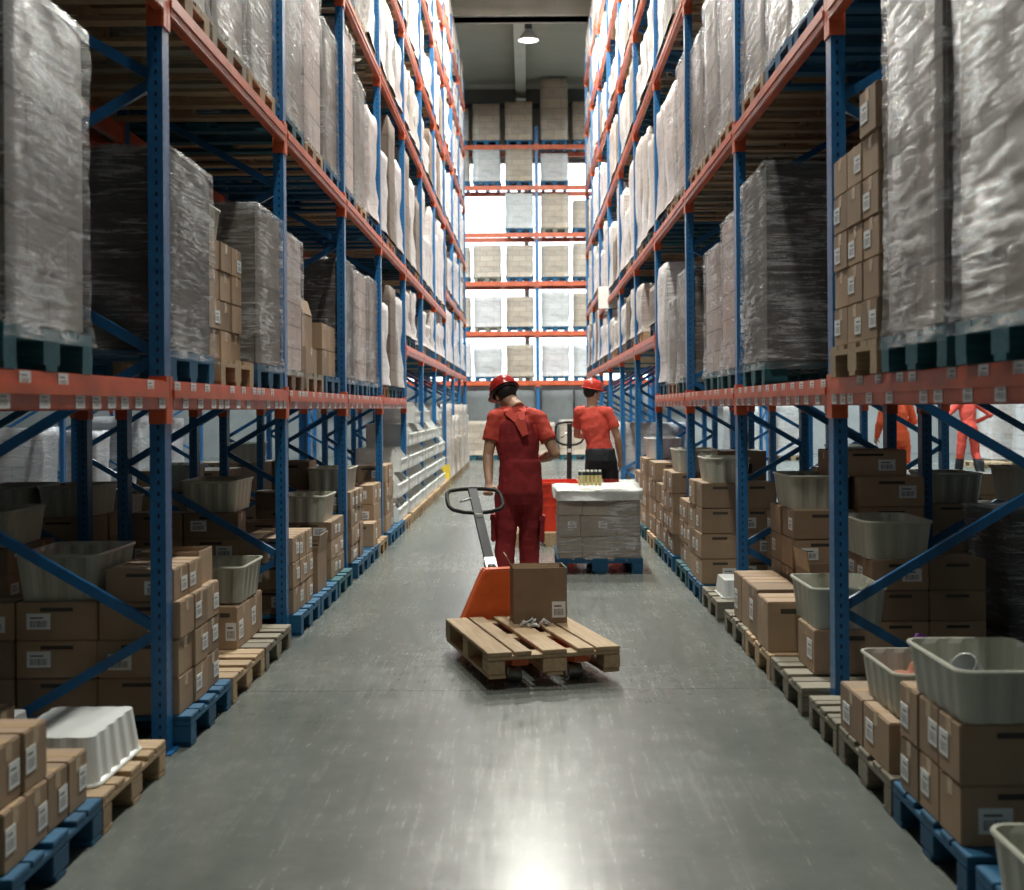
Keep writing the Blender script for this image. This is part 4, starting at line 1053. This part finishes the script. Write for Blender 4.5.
def person(name_label, loc, rz, J, cloth, seed=0):
    """J: joints in local space (x right, y ahead of the figure, z up). cloth: colours"""
    V = lambda k: Vector(J[k])
    hip, chest, neck, head = V('hip'), V('chest'), V('neck'), V('head')
    b = MB()
    up = (head-neck).normalized(); yaw = J.get('yaw', 0)
    tor = [hip+Vector((0, 0, -.08)), hip+Vector((0, 0, .02)), hip.lerp(chest, .4), chest, chest.lerp(neck, .55), neck+Vector((0, -.0, -.03))]
    b.tube(tor, [(.135, .10), (.145, .105), (.125, .09), (.15, .105), (.135, .085), (.065, .058)], 'skin', 16)
    b.tube([neck-up*.06, neck+up*.02, head-up*.04], [.062, .055, .058], 'skin', 14)
    # head: skull, jaw, nose, ears
    HM = Matrix.Translation(head) @ Matrix.Rotation(yaw, 4, 'Z') @ Matrix.Rotation(-J.get('nod', 0), 4, 'X') @ Matrix.Rotation(J.get('tilt', 0), 4, 'Y')
    HR = HM.to_3x3().to_4x4()
    b.sphere(head+HR @ Vector((0, -.008, .028)), (.076, .096, .092), 'skin', 3, HR)
    b.sphere(head+HR @ Vector((0, .025, -.045)), (.055, .062, .065), 'skin', 3, HR)
    b.sphere(head+HR @ Vector((0, .058, -.083)), (.025, .02, .018), 'skin', 2, HR)
    b.tube([head+HR @ Vector((0, .082, .012)), head+HR @ Vector((0, .104, -.022)), head+HR @ Vector((0, .088, -.034))], [.008, .013, .012], 'skin', 8)
    for s in (-1, 1):
        b.sphere(head+HR @ Vector((s*.076, -.006, -.008)), (.010, .020, .032), 'skin', 2, HR)
        b.sphere(head+HR @ Vector((s*.032, .078, .026)), (.022, .014, .009), 'skin', 2, HR)
    b.tube([head+HR @ Vector((-.022, .082, -.054)), head+HR @ Vector((0, .089, -.053)), head+HR @ Vector((.022, .082, -.054))], [.005, .007, .005], 'skin', 8)
    for s, S in ((-1, 'L'), (1, 'R')):
        sh, el, wr = V('sh'+S), V('el'+S), V('wr'+S)
        limb(b, [sh, sh.lerp(el, .35), el, el.lerp(wr, .3), wr], [.056, .050, .040, .042, .027], 'skin')
        hand(b, wr, J['hd'+S][0], J['hd'+S][1], J['hd'+S][2], J['hd'+S][3])
        hp_, kn, an = V('hp'+S), V('kn'+S), V('an'+S)
        limb(b, [hp_, hp_.lerp(kn, .3), kn, kn.lerp(an, .3), an], [.085, .08, .055, .056, .036], 'skin')
        b.tube([an+Vector((0, -.05, -.05)), an+Vector((0, .1, -.06))], [.035, .03], 'skin')
    root = baked('person', b, [('REMESH', dict(mode='VOXEL', voxel_size=.0065)), ('SMOOTH', dict(factor=.5, iterations=4))], None, loc, rz)
    tag(root, name_label, 'person')
    # eyes
    for s in (-1, 1): obj('eye', MB().sphere(head+HR @ Vector((s*.031, .083, .014)), (.011, .008, .007), 'darkrub', 2), root)
    # hair
    h = MB(); h.sphere(head+HR @ Vector((0, -.022, .020)), (.083, .092, .085), 'hair', 3, HR); h.sphere(head+HR @ Vector((0, -.058, -.022)), (.058, .032, .038), 'hair', 3, HR)
    baked('hair', h, [('REMESH', dict(mode='VOXEL', voxel_size=.007)), ('SMOOTH', dict(factor=.5, iterations=3))], root)
    # helmet
    if cloth.get('helmet'):
        hm = MB(); vs = []; hc = cloth['helmet']
        prof = [(1.0, 0), (1.0, .18), (.985, .35), (.93, .6), (.8, .82), (.55, .95), (.25, 1.0)]
        hm.lathe([(r_*.122, z*.115) for r_, z in prof] + [(0, .1155)], hc, 32)
        hm.lathe([(.122, 0), (.136, -.004), (.137, .002), (.122, .008)], hc, 32)
        hm.prism([(math.sin(a)*.135, math.cos(a)*.135+.0) for a in [x*.12-1.08 for x in range(19)]] + [(math.sin(a)*.135, math.cos(a)*.115+.055) for a in [1.08-x*.12 for x in range(19)]], -.006, .002, hc)
        for q in (-.03, 0, .03): hm.tube([(q, -.10, .055), (q, -.06, .102-abs(q)*.15), (q, 0, .119-abs(q)*.2), (q, .06, .102-abs(q)*.15), (q, .10, .055)], .008, hc, 8)
        hm.tube([(math.cos(a)*.118, math.sin(a)*.118, -.012) for a in [2*PI*k/24 for k in range(24)]], .008, 'dark', 6, closed=True)
        ho = obj('helmet', hm, root); ho.matrix_local = HM @ Matrix.Translation((0, -.005, .045)) @ Matrix.Rotation(.0, 4, 'X') @ Matrix.Diagonal((.88, 1.0, .95, 1))
    fold = bpy.data.textures.get('folds') or bpy.data.textures.new('folds', 'CLOUDS'); fold.noise_scale = .09; fold.noise_depth = 3
    mods = [('REMESH', dict(mode='VOXEL', voxel_size=.008)), ('SMOOTH', dict(factor=.5, iterations=5)), ('DISPLACE', dict(texture=fold, strength=.022, mid_level=.5, texture_coords='LOCAL'))]
    # shirt
    sb = MB(); m = cloth['shirt']
    ring = [hip+Vector((0, 0, cloth.get('shirt_low', .02))), hip.lerp(chest, .4), chest, chest.lerp(neck, .5), chest.lerp(neck, .8), neck+Vector((0, 0, -.01))]
    sb.tube(ring, [(.170 if cloth.get('shirt_low', .02) < 0 else .16, .14), (.138, .112), (.16, .125), (.158, .108), (.115, .085), (.070, .068)], m, 18)
    for S in 'LR':
        sh, el, wr = V('sh'+S), V('el'+S), V('wr'+S)
        if cloth.get('long'): limb(sb, [neck.lerp(sh, .5)-Vector((0, 0, .03)), sh, el, wr], [.08, .078, .062, .045], m)
        else:
            e = sh.lerp(el, .62); sb.tube([neck.lerp(sh, .5)-Vector((0, 0, .03)), sh+Vector((0, 0, 0)), sh.lerp(el, .3), e], [.07, .066, .063, .068], m, 14); sb.sphere(sh, .066, m, 2)
    baked('jersey' if not cloth.get('long') else 'jacket', sb, mods, root)
    # trousers / overalls
    ob = MB(); m = cloth['legs']
    ob.tube([hip+Vector((0, 0, .16 if cloth.get('bib') else .06)), hip+Vector((0, 0, .03)), hip+Vector((0, -.01, -.08)), hip+Vector((0, 0, -.15))], [(.155, .125), (.168, .138), (.172, .142), (.13, .115)], m, 18)
    if cloth.get('bib'): ob.tube([hip+Vector((0, 0, .10)), hip.lerp(chest, .45), chest+Vector((0, 0, -.02)), chest.lerp(neck, .42), chest.lerp(neck, .62)], [(.158, .128), (.149, .122), (.170, .137), (.155, .126), (.105, .108)], m, 18)
    low = cloth.get('low', m)
    for S in 'LR':
        hp_, kn, an = V('hp'+S), V('kn'+S), V('an'+S)
        limb(ob, [hp_+Vector((0, 0, -.02)), hp_.lerp(kn, .4), kn, kn.lerp(an, .5), an+Vector((0, 0, .04))], [.100, .093, .080, .077, .078], m)
    tr = baked('overalls' if cloth.get('bib') else 'trousers', ob, mods, root)
    if low != m:
        tr.data.materials.append(M[low]); kz = cloth['lowz']
        for p in tr.data.polygons:
            if p.center.z < kz: p.material_index = 1
    if cloth.get('bib'):                                   # back panel, crossed braces and side pockets of the overalls
        m2 = cloth['legs']; st = MB(); V2 = chest + Vector((.062, -.152, .035))
        for s, S in ((-1, 'L'), (1, 'R')):
            sh = V('sh'+S)
            pts = [V2, chest.lerp(neck, .55)+Vector((s*.018+.03, -.135, .0)), chest.lerp(neck, .80)+Vector((s*.055, -.094, .0)), neck.lerp(sh, .42)+Vector((0, -.02, .022)), neck.lerp(sh, .45)+Vector((0, .07, -.01)), chest+Vector((s*.09, .14, .05))]
            for a, c_ in zip(pts, pts[1:]): st.bar(a, c_, .048, .014, cloth.get('strap', m2), (0, -1, .3))
        obj('brace_strap', st, root)
        pk = MB()
        for s, S in ((-1, 'L'), (1, 'R')):
            c_ = V('hp'+S).lerp(V('kn'+S), .68)+Vector((s*.095, -.01, 0)); pk.bevbox(c_.x-.018, c_.x+.018, c_.y-.08, c_.y+.08, c_.z-.11, c_.z+.09, .008, m2); pk.bevbox(c_.x-.024, c_.x+.024, c_.y-.085, c_.y+.085, c_.z+.05, c_.z+.095, .006, m2)
            obj('cargo_pocket', pk, root); pk = MB()
    for S in 'LR':
        an = V('an'+S); kn = V('kn'+S)
        bt = MB(); bt.tube([an+Vector((0, -.01, .05 + cloth.get('boot', 0))), an+Vector((0, -.01, 0)), an+Vector((0, -.0, -.05))], [.058, .052, .05], 'blackcloth', 14)
        bt.tube([an+Vector((0, -.055, -.052)), an+Vector((0, .03, -.045)), an+Vector((0, .13, -.062)), an+Vector((0, .175, -.07))], [(.036, .036), (.046, .044), (.045, .030), (.03, .018)], 'blackcloth', 14)
        baked('boot', bt, [('REMESH', dict(mode='VOXEL', voxel_size=.008)), ('SMOOTH', dict(factor=.5, iterations=3))], root)
    return root
J1 = dict(hip=(.02, 0, .99), chest=(.0, .02, 1.31), neck=(-.025, .055, 1.575), head=(-.09, .145, 1.645), nod=.55, tilt=-.15, yaw=.35,
          shL=(-.172, .02, 1.475), elL=(-.225, -.03, 1.19), wrL=(-.215, -.165, .985), hdL=((-.0, -.55, -.75), (-.1, -.6, .5), -1, 1.3),
          shR=(.168, .02, 1.465), elR=(.285, -.05, 1.20), wrR=(.14, .16, 1.14), hdR=((-.8, .55, .1), (0, .2, 1), -1, .6),
          hpL=(-.075, 0, .92), knL=(-.10, .02, .52), anL=(-.11, -.06, .10), hpR=(.10, 0, .92), knR=(.085, .08, .50), anR=(.08, .08, .09))
person('worker in dark red overalls and red helmet, back turned, gripping the jack handle', (-.075, 9.62, 0), 0, J1, dict(shirt='shirt', legs='overall', helmet='helmet', bib=True, strap='shirt'))
J2 = dict(hip=(.055, 0, 1.0), chest=(.0, .02, 1.29), neck=(-.035, .03, 1.52), head=(-.03, .055, 1.665), nod=.15, tilt=.1, yaw=-1.0,
          shL=(-.175, .06, 1.46), elL=(-.20, .20, 1.20), wrL=(-.08, .38, 1.18), hdL=((.5, .8, .1), (0, .2, 1), 1, .6),
          shR=(.145, -.02, 1.45), elR=(.245, -.03, 1.17), wrR=(.28, .06, .93), hdR=((.02, .15, -1), (-.8, .2, 0), 1, .5),
          hpL=(-.02, 0, .94), knL=(-.02, .02, .52), anL=(-.02, -.02, .09), hpR=(.14, 0, .94), knR=(.20, .10, .52), anR=(.22, .02, .09))
p2 = person('worker in bright red T-shirt, black trousers and red helmet, standing beyond the wrapped load', (.775, 14.3, 0), 0, J2, dict(shirt='shirt', shirt_low=-.07, legs='blackcloth', low='shirt', lowz=.72, helmet='helmet2'))
p2.scale = (1.02, 1.02, 1.03)
J3 = dict(hip=(0, 0, .98), chest=(.02, .05, 1.27), neck=(.03, .10, 1.48), head=(.04, .16, 1.61), nod=.3, tilt=0, yaw=.0,
          shL=(-.18, .05, 1.42), elL=(-.30, .0, 1.16), wrL=(-.26, .15, .96), hdL=((0, .4, -.9), (.5, 0, 0), 1, .6),
          shR=(.20, .05, 1.42), elR=(.28, .02, 1.18), wrR=(.2, .2, 1.22), hdR=((.2, .9, .2), (0, 0, 1), 1, .6),
          hpL=(-.09, 0, .92), knL=(-.1, .06, .5), anL=(-.1, -.02, .09), hpR=(.09, 0, .92), knR=(.12, .02, .5), anR=(.13, -.1, .09))
p3 = person('worker in bright orange jacket seen through right-side rack under the beam, nearer the aisle', (5.95, 20.2, 0), .3, J3, dict(shirt='orangecloth', long=True, legs='orangecloth', helmet='helmet2', shirt_low=-.12))
p3.scale = (1.1, 1.1, 1.1)
J4 = dict(hip=(0, 0, .98), chest=(0, .03, 1.28), neck=(0, .05, 1.5), head=(0, .08, 1.64), nod=.2, tilt=0, yaw=.0,
          shL=(-.19, .02, 1.42), elL=(-.40, -.02, 1.22), wrL=(-.24, .16, 1.10), hdL=((.8, .5, 0), (0, 0, 1), 1, .7),
          shR=(.19, .02, 1.42), elR=(.40, -.02, 1.22), wrR=(.24, .16, 1.10), hdR=((-.8, .5, 0), (0, 0, 1), -1, .7),
          hpL=(-.10, 0, .92), knL=(-.14, .02, .5), anL=(-.16, .1, .09), hpR=(.10, 0, .92), knR=(.14, .02, .5), anR=(.2, -.1, .09))
p4 = person('worker in red overalls and dark boots with elbows out, farther off beyond right-side rack', (9.1, 26, 0), 0, J4, dict(shirt='shirt', long=True, legs='shirt', low='blackcloth', lowz=.40, helmet='helmet2', boot=.22))
p4.scale = (1.1, 1.1, 1.1)

# ------------------------------------------------------------------ lamps
def lamp(x, y, z, label, power):
    t = thing('pendant_lamp', label, 'lamp', (x, y, z), 0, 'high bay lamps under the roof')
    obj('reflector', MB().lathe([(.08, .30), (.10, .26), (.17, .17), (.25, .05), (.28, 0), (.275, 0), (.245, .05), (.165, .165), (.09, .25)], 'steel', 32), t)
    obj('housing', MB().lathe([(0, .52), (.07, .52), (.095, .49), (.095, .32), (.08, .28), (0, .28)], 'dark', 24), t)
    obj('lens', MB().lathe([(0, .012), (.13, .012), (.24, .02), (.25, .05), (0, .05)], 'lens', 32), t)
    obj('suspension_rod', MB().tube([(0, 0, .5), (0, 0, 12.0-z)], .012, 'dark', 8), t)
    ld = bpy.data.lights.new('lamp_light', 'AREA'); ld.shape = 'DISK'; ld.size = .5; ld.energy = power; ld.color = (1.0, .99, .90) if abs(x) < 1 else (.80, .95, 1)
    lo = bpy.data.objects.new('lamp_light', ld); C.objects.link(lo); lo.parent = t; lo.location = (0, 0, -.02)
    return t
for k, (y, p) in enumerate(((5.0, 370), (12.0, 700), (19.0, 1050), (25.5, 1050), (32.0, 120))):  # nearest lamp is out of view, added to light the worker's back
    lamp(.1, y, 10.87, 'round high bay lamp over the main aisle' + ('' if k < 4 else ', in view near the far wall') + ('' if k == 4 else ', %s from camera, out of view' % ord_(k)), p)
for x, s in ((-5.7, 'left-side'), (8.0, 'right-side')):  # unseen lamps put in as cool fill from the sides
    for k, y in enumerate((4, 14, 24, 35)): lamp(x, y, 10.87, 'round unseen high bay lamp over neighbouring %s aisle, %s from camera' % (s, ord_(k)), ((250, 1000) if s == 'left-side' else (500, 1800))[k > 1] if k else 90)
w = bpy.data.worlds.new('hall'); sc.world = w; w.use_nodes = True
w.node_tree.nodes['Background'].inputs[0].default_value = (.03, .05, .06, 1); w.node_tree.nodes['Background'].inputs[1].default_value = .5

# ------------------------------------------------------------------ camera
cd = bpy.data.cameras.new('camera'); co = bpy.data.objects.new('camera', cd); C.objects.link(co)
cd.sensor_fit = 'HORIZONTAL'; cd.sensor_width = 36; cd.lens = F/1024*36
cd.shift_x = -15/1024; cd.shift_y = -37/1024
co.matrix_world = Matrix.Translation((0, 0, H)) @ Matrix.Rotation(PI/2, 4, 'X') @ Matrix.Rotation(math.radians(-.4), 4, 'Z')
cd.dof.use_dof = True; cd.dof.focus_distance = 9.5; cd.dof.aperture_fstop = 2.8
cd.clip_end = 200
sc.camera = co
sc.view_settings.exposure = 0.28
